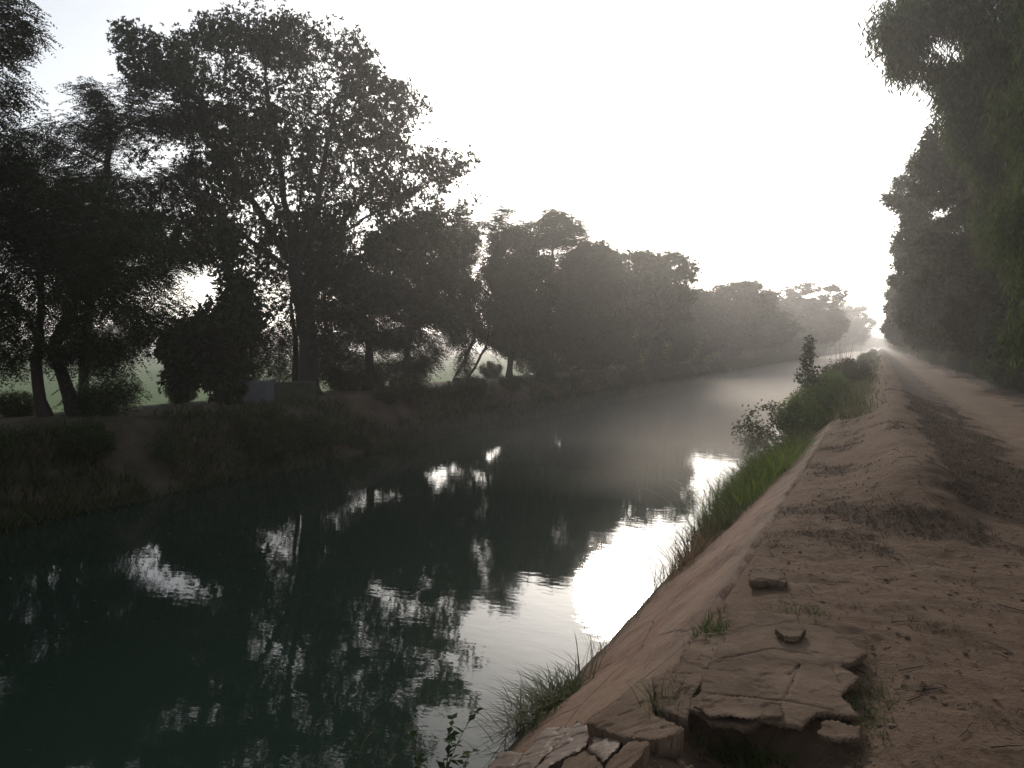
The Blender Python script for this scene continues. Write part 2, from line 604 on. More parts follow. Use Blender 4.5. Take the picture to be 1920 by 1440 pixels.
def foliage(mb, nodes, par, r, style, total, size, rmax=0.04, spread=0.25, centre=None):
    tw = np.where((r < rmax) & (par >= 0))[0]
    if len(tw) == 0: return
    c = nodes.mean(0) if centre is None else centre
    if style == 'tuft':
        nt_ = max(1, total // 9)
        b = RNG.choice(tw, nt_)
        q = nodes[b] + RNG.normal(size=(nt_, 3)) * spread * 0.6
        out = unit(unit(q - c) + np.array([0, 0, 0.5]) + rnd_unit(nt_) * 0.7)
        P = np.repeat(q, 9, 0) + RNG.normal(size=(nt_ * 9, 3)) * 0.02
        D = unit(np.repeat(out, 9, 0) * 0.6 + rnd_unit(nt_ * 9))
        N = unit(np.array([0, 0, 1.0]) + rnd_unit(nt_ * 9) * 0.8)
        L = size * RNG.uniform(0.7, 1.35, nt_ * 9)
        leaves(mb, P, D, N, L, L * 0.48, 0.12)
    elif style == 'pinnate':
        pairs = 7
        k = 2 * pairs
        nf = max(1, total // k)
        b = RNG.choice(tw, nf)
        q = nodes[b] + RNG.normal(size=(nf, 3)) * spread * 0.55
        h = unit((unit(q - c) + rnd_unit(nf) * 0.9) * np.array([1, 1, 0.45]))
        Lr = size * 4.5 * RNG.uniform(0.7, 1.2, nf)
        sd = unit(np.cross(h, np.array([0, 0, 1.0])))
        t = (np.arange(pairs) + 1) / pairs
        P = q[:, None] + h[:, None] * (Lr[:, None] * t)[..., None] - np.array([0, 0, 1]) * (Lr[:, None] * 0.45 * t ** 2)[..., None]
        for s in (-1, 1):
            D = unit(sd[:, None] * s + h[:, None] * 0.5 + np.array([0, 0, -0.3]) + RNG.normal(size=(nf, pairs, 3)) * 0.2).reshape(-1, 3)
            N = unit(np.array([0, 0, 1.0]) + rnd_unit(nf * pairs) * 0.5)
            L = size * RNG.uniform(0.8, 1.25, nf * pairs)
            leaves(mb, P.reshape(-1, 3), D, N, L, L * 0.42)
    elif style == 'droop':
        nb = max(1, total // 6)
        b = RNG.choice(tw, nb)
        q = nodes[b] + RNG.normal(size=(nb, 3)) * spread * 0.6
        P = np.repeat(q, 6, 0) + RNG.normal(size=(nb * 6, 3)) * np.array([0.06, 0.06, 0.16])
        D = unit(np.array([0, 0, -1.0]) + rnd_unit(nb * 6) * 0.75)
        N = unit(rnd_unit(nb * 6) + np.repeat(rnd_unit(nb), 6, 0))
        L = size * RNG.uniform(0.7, 1.3, nb * 6)
        leaves(mb, P, D, N, L, L * 0.2)
    else:
        b = RNG.choice(tw, total)
        P = nodes[b] + RNG.normal(size=(total, 3)) * spread * 0.6
        D = unit(unit(P - c) * 0.5 + rnd_unit(total))
        N = unit(np.array([0, 0, 1.0]) + rnd_unit(total) * 0.8)
        L = size * RNG.uniform(0.6, 1.3, total)
        leaves(mb, P, D, N, L, L * 0.5, 0.1)


def cloud(ells, n, gap=-0.25, ns=0.55, shell=0.45):
    """attraction points in a union of ellipsoids: (centre, radius right, radius deep, radius up)"""
    vol = np.array([e[1] * e[2] * e[3] for e in ells]) ** 0.85
    cnt = np.maximum(8, (vol / vol.sum() * n).astype(int))
    out = []
    for (c, a, b, h), k in zip(ells, cnt):
        v = rnd_unit(k * 2)
        rad = RNG.uniform(0, 1, k * 2) ** (1 / 3 if shell <= 0 else shell * 0.5)
        p = np.asarray(c) + (v[:, :1] * a * RHT + v[:, 1:2] * b * FWD + v[:, 2:] * h * UP) * rad[:, None]
        keep = np.array([noise.noise(Vector(q * ns)) > gap for q in p])
        out.append(p[keep][:k])
    return np.concatenate(out)


def make_tree(name, base, trunks, ells, label, cat='tree', group=None, natt=900, style='tuft', nleaf=40000, size=0.12, r0=0.2,
              D=0.3, dk=0.6, leaf='leaf_dark', bark='bark', spread=0.3, gap=-0.25, rmax=0.042, shell=0.45, di=4.0, bare=None):
    root = empty(name, base, label, cat, group)
    att = cloud(ells, natt, gap, shell=shell)
    nodes, par = skeleton(att, trunks, D=D, dk=dk, di=di)
    r, tips, tip = radii(nodes, par, r0)
    z = nodes[:, 2] - base[2]
    r = r * (1 + 0.5 * np.exp(-np.maximum(z, 0) / 0.25) * (r > 0.04))
    mb = MB()
    tubes(mb, nodes, par, r, tips)
    mb.build('trunk', M[bark], root, True, base)
    mb = MB()
    foliage(mb, nodes, par, r, style, nleaf, size, rmax=rmax, spread=spread, centre=nodes[len(nodes) // 4:].mean(0))
    mb.build('crown', M[leaf], root, False, base)
    return root


def copy_tree(root, loc, rz, sc, label, group=None, name=None, sz=None):
    c = root.copy()
    COL.objects.link(c)
    c.location = loc
    c.rotation_euler = (0, 0, rz)
    c.scale = (sc, sc, sc if sz is None else sz)
    c['label'] = label
    if group: c['group'] = group
    elif 'group' in c: del c['group']
    for ch in root.children:
        k = ch.copy()
        COL.objects.link(k)
        k.parent = c
    return c


def px_tree(name, bx, X, spec, label, stems=None, trunk_to=None, **kw):
    """tree standing at photo column bx in the vertical plane x = X; crown ellipsoids given as (px, py, rx, ry, depth factor, depth shift)"""
    d = depth_at_x(bx, X)
    b = at_depth(bx, 700, d)
    zb = ground_z(b[0], b[1]) - 0.03
    base = np.array([b[0], b[1], zb])
    s = d / F
    ells = []
    for e in spec:
        px, py, rx, ry = e[:4]
        kd = e[4] if len(e) > 4 else 0.85
        sh = e[5] if len(e) > 5 else 0.0
        c = at_depth(px, py, d) + FWD * sh
        ells.append((c, rx * s, max(rx, ry * 0.6) * s * kd, ry * s))
    trunks = []
    for st in (stems or [[(bx, None)]]):
        pts = []
        for k, (qx, qy) in enumerate(st):
            if qy is None:
                q = at_depth(qx, 700, d)
                q[2] = zb
                pts.append(q)
            else:
                pts.append(at_depth(qx, qy, d) + FWD * RNG.normal() * 0.15)
        trunks.append(pts)
    return make_tree(name, base, trunks, ells, label, **kw)


XT = -16.5
GL = 'trees along the far bank'
# --- left, nearest
px_tree('tree', -190, XT - 1, [(-90, 60, 150, 170), (-120, 250, 150, 160), (-40, 20, 85, 130), (-60, 330, 120, 120)],
        'tall feathery tree cut by the left frame edge, highest foliage at the upper left', group=GL,
        stems=[[(-190, None), (-180, 560), (-150, 380), (-120, 200)]], style='pinnate', nleaf=105000, size=0.072, r0=0.18, natt=900, leaf='leaf_mid')
px_tree('tree', 84, XT, [(60, 400, 150, 110), (-30, 470, 140, 130), (150, 470, 130, 90), (40, 560, 120, 80), (-60, 620, 90, 80)],
        'dark spreading tree on the left whose slender straight trunk forks above the bank', group=GL,
        stems=[[(84, None), (76, 690), (66, 640), (75, 560), (80, 470)], [(66, 640), (40, 590), (0, 550)]], style='pinnate', nleaf=135000, size=0.074, r0=0.115, natt=1000, leaf='leaf_mid')
px_tree('tree', 140, XT + 0.3, [(210, 480, 120, 90), (260, 560, 90, 75), (180, 640, 95, 60), (210, 700, 60, 50), (110, 420, 110, 80)],
        'crooked dark tree right of the slender trunk, its drooping twigs hanging over the green field', group=GL,
        stems=[[(140, None), (118, 710), (108, 650), (130, 590), (170, 520)], [(110, 660), (170, 650)]], style='pinnate', nleaf=115000, size=0.074, r0=0.14, natt=900, leaf='leaf_mid')
px_tree('tree', 200, XT - 4.5, [(180, 225, 105, 60), (290, 220, 110, 70), (120, 330, 90, 70), (260, 320, 120, 80), (330, 420, 90, 100)],
        'flat layered tree behind the two left trunks, its limbs reaching left below the sky gap', group=GL,
        stems=[[(150, None), (160, 560), (165, 430), (195, 330), (215, 260)]], style='pinnate', nleaf=115000, size=0.085, r0=0.15, natt=1000, leaf='leaf_dark')
# --- leafy column with a bare pole of a trunk
px_tree('tree', 425, XT + 0.2, [(405, 640, 70, 60), (370, 700, 62, 40), (445, 580, 45, 60), (430, 740, 55, 25), (450, 690, 40, 40), (330, 650, 45, 45)],
        'bushy creeper clad tree beside the concrete parapet, bare upper trunk showing above the leaves', group=GL,
        stems=[[(425, None), (427, 600), (431, 520), (430, 470), (415, 440)]], style='tuft', nleaf=41600, size=0.134, r0=0.1, natt=700, leaf='leaf_dark', D=0.25, dk=0.45)
# --- the big tree
px_tree('tree', 578, XT, [(480, 150, 170, 95), (330, 130, 110, 65, 0.8), (255, 85, 48, 40, 0.7), (600, 130, 120, 75), (690, 240, 120, 100), (780, 320, 110, 90),
                          (560, 280, 150, 90), (400, 300, 150, 100), (340, 430, 110, 70), (440, 470, 90, 60), (690, 410, 120, 90), (865, 290, 58, 42, 0.8), (888, 372, 48, 45, 0.8), (820, 420, 80, 70), (520, 75, 110, 38), (235, 55, 24, 24), (610, 560, 90, 60), (500, 570, 60, 50), (410, 60, 60, 30), (760, 200, 50, 40), (530, 430, 100, 60, 1.0, 1.2), (620, 490, 90, 60, 1.0), (480, 400, 70, 60), (640, 620, 70, 50)],
        'tallest tree on the far bank, thick trunk opening into a wide fan of limbs', group=GL,
        stems=[[(578, None), (577, 640), (568, 570), (548, 500)], [(548, 500), (540, 400), (520, 270), (500, 150)], [(552, 515), (585, 420), (610, 300), (630, 190)], [(560, 545), (620, 450), (690, 360), (740, 280)],
               [(548, 500), (500, 420), (440, 320), (380, 200), (300, 120)], [(550, 510), (470, 450), (400, 390)], [(545, 480), (560, 380), (570, 250)], [(566, 560), (650, 500), (740, 440)], [(548, 500), (520, 400), (450, 250)], [(620, 450), (730, 385), (810, 340), (880, 300)], [(740, 440), (830, 400), (890, 375)], [(300, 120), (250, 75), (225, 45)]],
        style='tuft', nleaf=200000, size=0.105, r0=0.31, natt=3600, leaf='leaf_dark', D=0.28, dk=0.42, spread=0.32, gap=-0.08, rmax=0.026)
px_tree('tree', 551, XT - 1.2, [(520, 590, 70, 60), (560, 520, 70, 60), (480, 640, 50, 50)],
        'thin straight trunk just left of the thick trunk, under the big crown', group=GL,
        stems=[[(551, None), (553, 640), (545, 570)]], style='pinnate', nleaf=28800, size=0.090, r0=0.11, natt=350, leaf='leaf_dark')
# --- low dense trees right of the big trunk
px_tree('tree', 690, XT + 0.4, [(690, 590, 100, 80), (650, 660, 80, 60), (740, 660, 90, 55), (620, 520, 70, 70), (780, 600, 70, 60)],
        'low dense tree right of the thick trunk, its foliage drooping almost to the ground', group=GL,
        stems=[[(690, None), (694, 690), (690, 630), (680, 580)]], style='pinnate', nleaf=160000, size=0.081, r0=0.17, natt=900, leaf='leaf_dark')
px_tree('tree', 760, XT - 2.5, [(780, 480, 90, 90), (820, 560, 80, 70), (730, 520, 70, 80)],
        'dark tree filling the gap behind the low drooping tree', group=GL,
        stems=[[(760, None), (765, 640), (775, 560)]], style='tuft', nleaf=68000, size=0.143, r0=0.14, natt=500, leaf='leaf_dark')
px_tree('tree', 872, XT + 0.2, [(880, 460, 75, 75), (900, 560, 80, 70), (850, 600, 60, 50), (925, 480, 50, 60), (820, 560, 45, 60), (930, 620, 40, 40), (925, 430, 60, 50)],
        'three stemmed tree with slanting trunks in front of the pale field', group=GL,
        stems=[[(872, None), (848, 712), (866, 685), (890, 635), (880, 560)], [(872, None), (873, 680), (872, 610)], [(872, None), (890, 690), (915, 640), (920, 570)]],
        style='pinnate', nleaf=140000, size=0.095, r0=0.12, natt=900, leaf='leaf_mid')
px_tree('tree', 960, XT, [(965, 500, 62, 80), (960, 600, 60, 60), (1000, 560, 50, 80), (955, 655, 50, 30)],
        'dense tree between the slanting trunks and the open topped tree', group=GL,
        stems=[[(955, None), (960, 640), (962, 570)]], style='plain', nleaf=72000, size=0.143, r0=0.14, natt=600, leaf='leaf_mid')
px_tree('tree', 1020, XT, [(1050, 500, 75, 75), (1030, 440, 70, 30), (1040, 408, 55, 16), (1000, 428, 40, 16), (1080, 425, 30, 18), (1030, 590, 75, 60), (1110, 500, 45, 50), (1010, 650, 45, 28)],
        'mid row tree with an open lacy top rising above its neighbours', group=GL,
        stems=[[(1015, None), (1020, 640), (1030, 540), (1036, 470), (1040, 420)], [(1015, None), (1035, 690), (1042, 630), (1055, 540)]], style='pinnate', nleaf=160000, size=0.124, r0=0.16, natt=900, leaf='leaf_mid', spread=0.35)
px_tree('tree', 1090, XT, [(1105, 520, 55, 65), (1090, 600, 60, 55), (1145, 540, 45, 60), (1150, 610, 45, 50), (1090, 655, 50, 26), (1160, 660, 40, 28)],
        'rounded hazy tree right of the open lacy top', group=GL,
        stems=[[(1066, None), (1070, 640), (1080, 560)], [(1066, None), (1090, 690), (1097, 640), (1110, 560)]], style='plain', nleaf=100000, size=0.162, r0=0.17, natt=800, leaf='leaf_mid')
px_tree('tree', 1225, XT, [(1235, 510, 52, 42), (1250, 482, 30, 14), (1215, 570, 55, 55), (1265, 545, 32, 45), (1240, 630, 60, 40), (1180, 560, 40, 70)],
        'hazy tree with a thin see-through upper crown left of the dome trees', group=GL,
        stems=[[(1225, None), (1225, 650), (1230, 580), (1240, 500)]], style='pinnate', nleaf=120000, size=0.162, r0=0.17, natt=900, leaf='leaf_mid', spread=0.4)


# --- kinds that are repeated farther off
def kind_tree(name, label, ells, trunk, **kw):
    e = [(np.array(c, float), a, b, h) for c, a, b, h in ells]
    return make_tree(name, np.zeros(3), [[np.array(p, float) for p in t] for t in trunk], e, label, **kw)


dome = kind_tree('tree', 'dome', [((0, 0, 5.4), 4.2, 4.2, 3.0), ((1.5, 1, 7), 2.4, 2.6, 2.0), ((-1.8, -0.6, 6.2), 2.6, 2.6, 2.4), ((0.3, -2, 4.2), 3.4, 2.6, 2.2), ((0, 0.4, 2.6), 3.4, 3.4, 1.6)],
                 [[(0, 0, 0), (0.1, 0, 1.6), (0.2, 0.1, 3)]], natt=1100, style='plain', nleaf=42000, size=0.26, r0=0.2, leaf='leaf_mid', D=0.4, dk=0.65, gap=-0.12, rmax=0.03)
dome2 = kind_tree('tree', 'dome', [((0, 0, 5.0), 3.6, 3.6, 3.4), ((-1.2, 1, 7.4), 2.2, 2.2, 1.8), ((1.9, -0.6, 5.2), 2.4, 2.6, 2.2), ((-1.8, -1, 3.6), 2.8, 2.6, 2.0), ((0, 0.4, 2.4), 3.2, 3.2, 1.5)],
                  [[(0, 0, 0), (-0.1, 0, 1.6), (0.1, 0.1, 3)]], natt=1100, style='tuft', nleaf=42000, size=0.26, r0=0.2, leaf='leaf_mid', D=0.4, dk=0.65, gap=-0.12, rmax=0.03)


def place_px(proto, first, bx, X, top, label, group, hgt, rz=None, wide=1.3):
    d = depth_at_x(bx, X)
    b = at_depth(bx, 700, d)
    z = ground_z(b[0], b[1])
    want = at_depth(bx, top, d)[2] - z
    sc = want / hgt
    rz = random.uniform(0, 6.28) if rz is None else rz
    if first:
        proto.location = (b[0], b[1], z); proto.scale = (sc * wide, sc * wide, sc); proto.rotation_euler = (0, 0, rz)
        proto['label'] = label; proto['group'] = group
        return proto
    return copy_tree(proto, (b[0], b[1], z), rz, sc * wide, label, group, sz=sc)


FARROW = [(1165, 468, 0, 1.2, 'hazy rounded tree just left of the see-through crown'), (1300, 556, 1, 1.3, 'small hazy tree just right of the see-through crown'),
          (1340, 536, 0, 1.5, 'flat topped hazy dome tree, nearest of the paler row'), (1388, 538, 1, 1.5, 'hazy tree right of the flat topped dome'),
          (1428, 572, 0, 1.2, 'low greyer tree in the dip between two hazy domes'), (1468, 540, 1, 2.1, 'large pale rounded dome standing out against the white sky'),
          (1508, 562, 0, 1.5, 'pale tree sloping down right of the large pale dome'), (1532, 600, 1, 1.3, 'pale low tree at the right foot of the large pale dome'),
          (1568, 570, 0, 1.5, 'very pale tall tree near the vanishing end of the far bank'), (1590, 598, 1, 1.4, 'very pale tree right of the very pale tall one'),
          (1606, 614, 0, 1.3, 'faint tree where the far row shrinks to the horizon'), (1618, 622, 1, 1.3, 'faint tree where the far row shrinks to the horizon'),
          (1628, 631, 0, 1.3, 'faint tree where the far row shrinks to the horizon'), (1636, 638, 1, 1.3, 'faint tree where the far row shrinks to the horizon')]
used = {0: False, 1: False}
for bx, top, kd, wd, lab in FARROW:
    X = XT if bx < 1500 else (-14.8 if bx < 1580 else -14)
    place_px((dome, dome2)[kd], not used[kd], bx, X, top, lab, GL, (8.4, 8.7)[kd], wide=wd)
    used[kd] = True
# second line of trees behind the row closes gaps far off
for bx, top in ((1200, 530), (1270, 570), (1320, 595), (1370, 585), (1450, 590), (1490, 595)):
    place_px(random.choice((dome, dome2)), False, bx, XT - 5, top, 'tree in the hazy second line behind the far bank row', 'trees of the second line behind the far bank', 8.5)
for yv in (3.5, -5.0):
    copy_tree(dome, (-18.0, yv, 0.0), yv, 1.25, 'tree of the bank row standing beyond the left frame edge', GL)
# trees at the far edge of the field
for k in range(26):
    x = -150 - random.uniform(0, 60)
    yv = 10 + k * 16 + random.uniform(-5, 5)
    copy_tree(random.choice((dome, dome2)), (x, yv, -1.9), random.uniform(0, 6.28), random.uniform(0.8, 1.35), 'distant hazy tree at the far edge of the green field', 'trees at the far edge of the field')

for k, (x, yv) in enumerate(((-13, 640), (-8, 660), (-3, 690), (2, 665), (6, 650), (-16, 600))):  # trees added across the canal to block the bright glow at its end
    copy_tree((dome, dome2)[k % 2], (x, yv, -0.6), k * 1.3, 1.1, 'faint far tree added across the canal end to dim the bright glow', 'added trees dimming the glow at the canal end')

# --- right hand wood
GR = 'trees of the wood right of the path'
r1 = kind_tree('tree', 'tall', [((0, 0, 9.5), 3.4, 3.4, 4.2), ((-2.6, 0.3, 7.5), 2.4, 2.8, 2.4), ((-1.6, -1.4, 5.2), 3.2, 2.8, 2.2), ((1.8, 1.0, 6.0), 2.8, 2.8, 2.4), ((-0.6, 0.6, 12.2), 2.2, 2.2, 2.2), ((0, -0.6, 3.0), 3.0, 3.0, 1.7)],
               [[(0, 0, 0), (0.1, 0, 2.5), (0, 0.1, 5), (-0.2, 0, 8)]], natt=1700, style='droop', nleaf=80000, size=0.21, r0=0.19, leaf='leaf_right', bark='bark_pale', D=0.36, dk=0.6, gap=-0.25)
r2 = kind_tree('tree', 'tall', [((0, 0, 6.4), 3.6, 3.6, 3.6), ((-2.4, 0.6, 5.0), 2.6, 2.8, 2.4), ((-1.2, -1.6, 8.6), 2.6, 2.4, 2.0), ((1.8, 1.0, 5.0), 2.6, 2.8, 2.8), ((-0.4, 0.2, 9.6), 2.2, 2.2, 1.8), ((-0.6, 0, 2.4), 3.4, 3.4, 1.6)],
               [[(0, 0, 0), (-0.1, 0, 2), (-0.2, 0.1, 4), (0.2, 0, 6)]], natt=1700, style='tuft', nleaf=80000, size=0.15, r0=0.2, leaf='leaf_right', D=0.34, dk=0.55, gap=-0.25)
r3 = kind_tree('tree', 'tall', [((0, 0, 6.0), 3.8, 3.8, 3.2), ((-2.8, -0.6, 4.4), 2.4, 2.8, 2.2), ((1.2, -1.6, 7.8), 2.6, 2.4, 2.0), ((1.8, 1.0, 4.4), 2.6, 2.8, 2.4), ((-0.4, -0.4, 2.0), 3.6, 3.6, 1.3)],
               [[(0, 0, 0), (0.2, 0, 2), (0.2, 0.1, 4), (0, 0.1, 5.5)]], natt=1500, style='pinnate', nleaf=90000, size=0.085, r0=0.2, leaf='leaf_olive', D=0.34, dk=0.55, gap=-0.28)
wood = [r1, r2, r3]
RT = dict(group=GR, bark='bark_pale', D=0.32, dk=0.5, gap=-0.06, rmax=0.03)
px_tree('tree', 2420, 6.4, [(2250, 0, 300, 350), (2060, 150, 190, 260), (2150, 420, 260, 200), (2000, 420, 120, 150), (2030, 590, 170, 90), (1990, 100, 90, 160)],
        'nearest tree of the wood at the right frame edge, with dark hanging leaves', stems=[[(2420, None), (2400, 500), (2350, 250), (2280, 50)], [(2400, 450), (2150, 420)]],
        style='droop', nleaf=90000, size=0.17, r0=0.2, natt=1500, leaf='leaf_willow', **RT)
px_tree('tree', 2130, 6.2, [(1760, 60, 100, 95), (1700, 45, 55, 70), (1860, 30, 120, 130), (1850, 150, 110, 100), (1800, 200, 60, 60), (1735, 120, 75, 75), (1790, 180, 60, 60), (1690, 90, 45, 50), (1990, 90, 150, 180), (1920, 260, 120, 110), (2050, 350, 150, 140), (1950, 420, 110, 110)],
        'tall tree whose willow like leaves droop over the path at the top', stems=[[(2130, None), (2120, 500), (2080, 330), (2000, 200), (1900, 110)], [(2040, 260), (1900, 240)], [(1900, 110), (1780, 70), (1710, 60)], [(1850, 110), (1780, 130), (1735, 130)]],
        style='droop', nleaf=150000, size=0.20, r0=0.22, natt=1900, leaf='leaf_willow', **RT)
px_tree('tree', 1990, 6.0, [(1800, 290, 75, 65), (1850, 340, 90, 80), (1790, 400, 80, 80), (1880, 430, 110, 100), (1830, 500, 90, 80), (1960, 330, 120, 120), (1900, 560, 110, 70), (1850, 610, 80, 55), (1960, 600, 90, 70)],
        'dense broad leaved tree below the drooping willow like branches', stems=[[(1990, None), (1980, 560), (1940, 440), (1880, 350)], [(1960, 520), (1850, 520)]],
        style='tuft', nleaf=150000, size=0.15, r0=0.2, natt=1800, leaf='leaf_deep', **RT)
px_tree('tree', 1900, 6.0, [(1715, 365, 52, 42), (1685, 368, 26, 26), (1760, 330, 60, 60), (1740, 430, 60, 60), (1800, 420, 80, 80), (1745, 510, 65, 60), (1800, 530, 80, 80), (1760, 600, 70, 50), (1830, 630, 70, 40)],
        'tree of the wood with a rounded limb pushed out left against the white sky', stems=[[(1900, None), (1890, 580), (1850, 480), (1800, 400)], [(1860, 510), (1770, 520)]],
        style='plain', nleaf=120000, size=0.18, r0=0.2, natt=1500, leaf='leaf_right', **RT)
px_tree('tree', 1838, 6.2, [(1715, 470, 40, 40), (1705, 520, 36, 40), (1750, 480, 50, 60), (1720, 575, 44, 40), (1760, 590, 55, 50), (1790, 540, 50, 70), (1735, 630, 50, 28)],
        'tree of the wood under and beyond the limb pushed out left', stems=[[(1838, None), (1830, 590), (1790, 520)]],
        style='plain', nleaf=90000, size=0.22, r0=0.2, natt=1000, leaf='leaf_deep', **RT)
px_tree('tree', 1785, 6.4, [(1690, 560, 26, 30), (1668, 600, 17, 22), (1690, 620, 30, 26), (1720, 560, 34, 50), (1740, 600, 40, 40)],
        'farthest distinct tree of the wood, bulging toward the power cables', stems=[[(1785, None), (1780, 610), (1750, 570)]],
        style='plain', nleaf=70000, size=0.3, r0=0.2, natt=900, leaf='leaf_right', **RT)
yv = 80
k = 0
for o in wood:
    o.location = (5.2, yv, ground_z(5.2, yv)); o.rotation_euler = (0, 0, k * 2.0); o.scale = (0.9,) * 3
    o['label'] = 'hazy tree of the wood receding beside the path toward the horizon'; o['group'] = GR
    yv += 11
    k += 1
while yv < 560:
    x = 5.0 + random.uniform(-0.4, 0.6)
    copy_tree(wood[k % 3], (x, yv, ground_z(x, yv)), random.uniform(0, 6.28), random.uniform(0.75, 0.95), 'hazy tree of the wood receding beside the path toward the horizon', GR)
    yv += 6 + yv * 0.05
    k += 1
for k in range(9):
    x, yv = 9 + random.uniform(-0.6, 1.0), 14 + k * 7
    copy_tree(wood[(k * 2) % 3], (x, yv, ground_z(x, yv)), random.uniform(0, 6.28), random.uniform(0.9, 1.1), 'tree deeper in the dark wood behind the path side trees', 'trees deeper in the wood')
for k in range(16):
    x = 11 + random.uniform(-1, 2.5)
    yv = 2 + k * 5 + random.uniform(-1.5, 1.5)
    copy_tree(wood[k % 3], (x, yv, ground_z(x, yv)), random.uniform(0, 6.28), random.uniform(0.9, 1.15), 'tree deeper in the dark wood behind the path side trees', 'trees deeper in the wood')


# ------------------------------------------------------------------ shrubs and grasses
def make_shrub(name, label, cat, rx, h, nleaf, size, leaf, style='plain', nst=5, natt=220, group=None, spread=0.14, D=0.12, dk=0.2, gap=-0.3):
    ells = [(np.array([0, 0, h * 0.55]), rx, rx, h * 0.48), (np.array([rx * 0.35, 0, h * 0.35]), rx * 0.7, rx * 0.7, h * 0.33), (np.array([-rx * 0.4, rx * 0.1, h * 0.4]), rx * 0.7, rx * 0.7, h * 0.36)]
    st = []
    for k in range(nst):
        a = k * 2.4 + random.random()
        st.append([np.array([0.05 * math.cos(a), 0.05 * math.sin(a), 0]), np.array([rx * 0.25 * math.cos(a), rx * 0.25 * math.sin(a), h * 0.3])])
    root = empty(name, (0, 0, 0), label, cat, group)
    att = cloud(ells, natt, gap, ns=2.0)
    nodes, par = skeleton(att, st, D=D, dk=dk, di=1.2)
    r, tips, tip = radii(nodes, par, 0.02, 0.004)
    mb = MB(); tubes(mb, nodes, par, r, tips); mb.build('stems', M['stem'], root, True)
    mb = MB(); foliage(mb, nodes, par, r, style, nleaf, size, rmax=0.02, spread=spread, centre=np.array([0, 0, h * 0.4]))
    mb.build('foliage', M[leaf], root)
    return root


def blades(mb, P, L, W, lean, droop=0.5, up=1.0, dirs=None):
    """curved tapering grass blades of four segments"""
    n = len(P)
    a = RNG.uniform(0, 2 * PI, n)
    h = np.stack([np.cos(a), np.sin(a), np.zeros(n)], 1) if dirs is None else dirs
    lean = np.broadcast_to(lean, n)[:, None] * RNG.uniform(0.3, 1.3, (n, 1))
    L = np.broadcast_to(L, n)[:, None]
    W = np.broadcast_to(W, n)[:, None]
    sd = np.stack([-h[:, 1], h[:, 0], np.zeros(n)], 1)
    prof = [(0.0, 1.0), (0.35, 0.9), (0.7, 0.6), (1.0, 0.0)]
    rows = []
    for t, wv in prof:
        c = P + h * L * (lean * t + droop * 0.5 * t * t) + UP * L * (t * up - droop * 0.45 * t ** 2.2)
        rows.append((c + sd * W * wv / 2, c - sd * W * wv / 2))
    V = np.stack([rows[0][0], rows[0][1], rows[1][0], rows[1][1], rows[2][0], rows[2][1], rows[3][0]], 1).reshape(-1, 3)
    o = (np.arange(n) * 7)[:, None]
    mb.add(V, np.concatenate([o + np.array([[0, 1, 3, 2]]), o + np.array([[2, 3, 5, 4]])]))
    mb.F.setdefault(3, []).append(o + np.array([[4, 5, 6]]) + (mb.n - len(V)))


def lining_z(x):
    return 0.012 + (-1.42 - 0.012) * (-0.9 - x) / (2.62 - 0.9)


def near_pos(x, yv):
    return np.array([x, yv, lining_z(x) if x < -0.9 else ground_z(x, yv)])


def grass_thing(name, label, cat, centre, n, spread, L, W, mat, lean=0.35, droop=0.6, group=None, elong=None, seeds=0):
    c = np.asarray(centre, float)
    o = RNG.normal(size=(n, 2)) * spread
    if elong: o[:, 1] *= elong
    P = np.stack([c[0] + o[:, 0], c[1] + o[:, 1], np.zeros(n)], 1)
    for q in P:
        q[2] = max(near_pos(q[0], q[1])[2] - 0.02, -1.2)
    mb = MB()
    blades(mb, P, RNG.uniform(0.5, 1.15, n) * L, RNG.uniform(0.7, 1.3, n) * W, lean, droop)
    root = mb.build(name, M[mat], None, False, c)
    return tag(root, label, cat, group)


# near bank: bright grass along the water's edge
GG = 'grass clumps on the lined bank'
grass_thing('grass_clump', 'bright green rounded grass clump leaning over the water, largest on the near slope', 'grass', near_pos(-2.0, 14.2), 2600, 0.30, 0.85, 0.010, 'grass_green', 0.5, 0.85, GG, 2.0)
grass_thing('grass_clump', 'green grass clump just in front of the largest bright clump', 'grass', near_pos(-2.05, 12.3), 1500, 0.22, 0.62, 0.009, 'grass_green', 0.55, 0.9, GG, 1.8)
grass_thing('grass_clump', 'green grass clump between the largest bright clump and the leafy bushes', 'grass', near_pos(-1.9, 16.4), 1500, 0.26, 0.75, 0.011, 'grass_weed', 0.5, 0.8, GG, 2.2)
grass_thing('grass_clump', 'green grass fringe at the front end of the bright tall clump', 'grass', near_pos(-2.05, 11.0), 700, 0.14, 0.5, 0.010, 'grass_dull', 0.5, 0.8, GG, 2.5)
grass_thing('grass_clump', 'wispy dry grass at the water edge just before the bright green clump', 'dry grass', near_pos(-2.12, 9.6), 420, 0.12, 0.5, 0.007, 'grass_dry', 0.55, 0.7, GG, 3.5)
grass_thing('grass_clump', 'sparse thin grass on the water edge beside the sun reflection', 'dry grass', near_pos(-2.2, 7.9), 70, 0.06, 0.33, 0.005, 'grass_dull', 0.5, 0.6, GG, 6)
grass_thing('grass_clump', 'few tall thin stalks rising from the water edge above the spiky clump', 'dry grass', near_pos(-2.15, 6.5), 40, 0.07, 0.5, 0.005, 'grass_dry', 0.4, 0.5, GG, 4)
grass_thing('grass_clump', 'spiky dark clump hanging over the water above the stone steps', 'grass', near_pos(-2.22, 5.35), 800, 0.12, 0.30, 0.007, 'grass_dull', 1.0, 1.0, GG, 1.7)
grass_thing('grass_clump', 'brown and green grass mixed with the front of the leafy bushes on the slope', 'grass', near_pos(-1.9, 17.8), 800, 0.22, 0.7, 0.014, 'grass_dull', 0.5, 0.7, GG, 4)
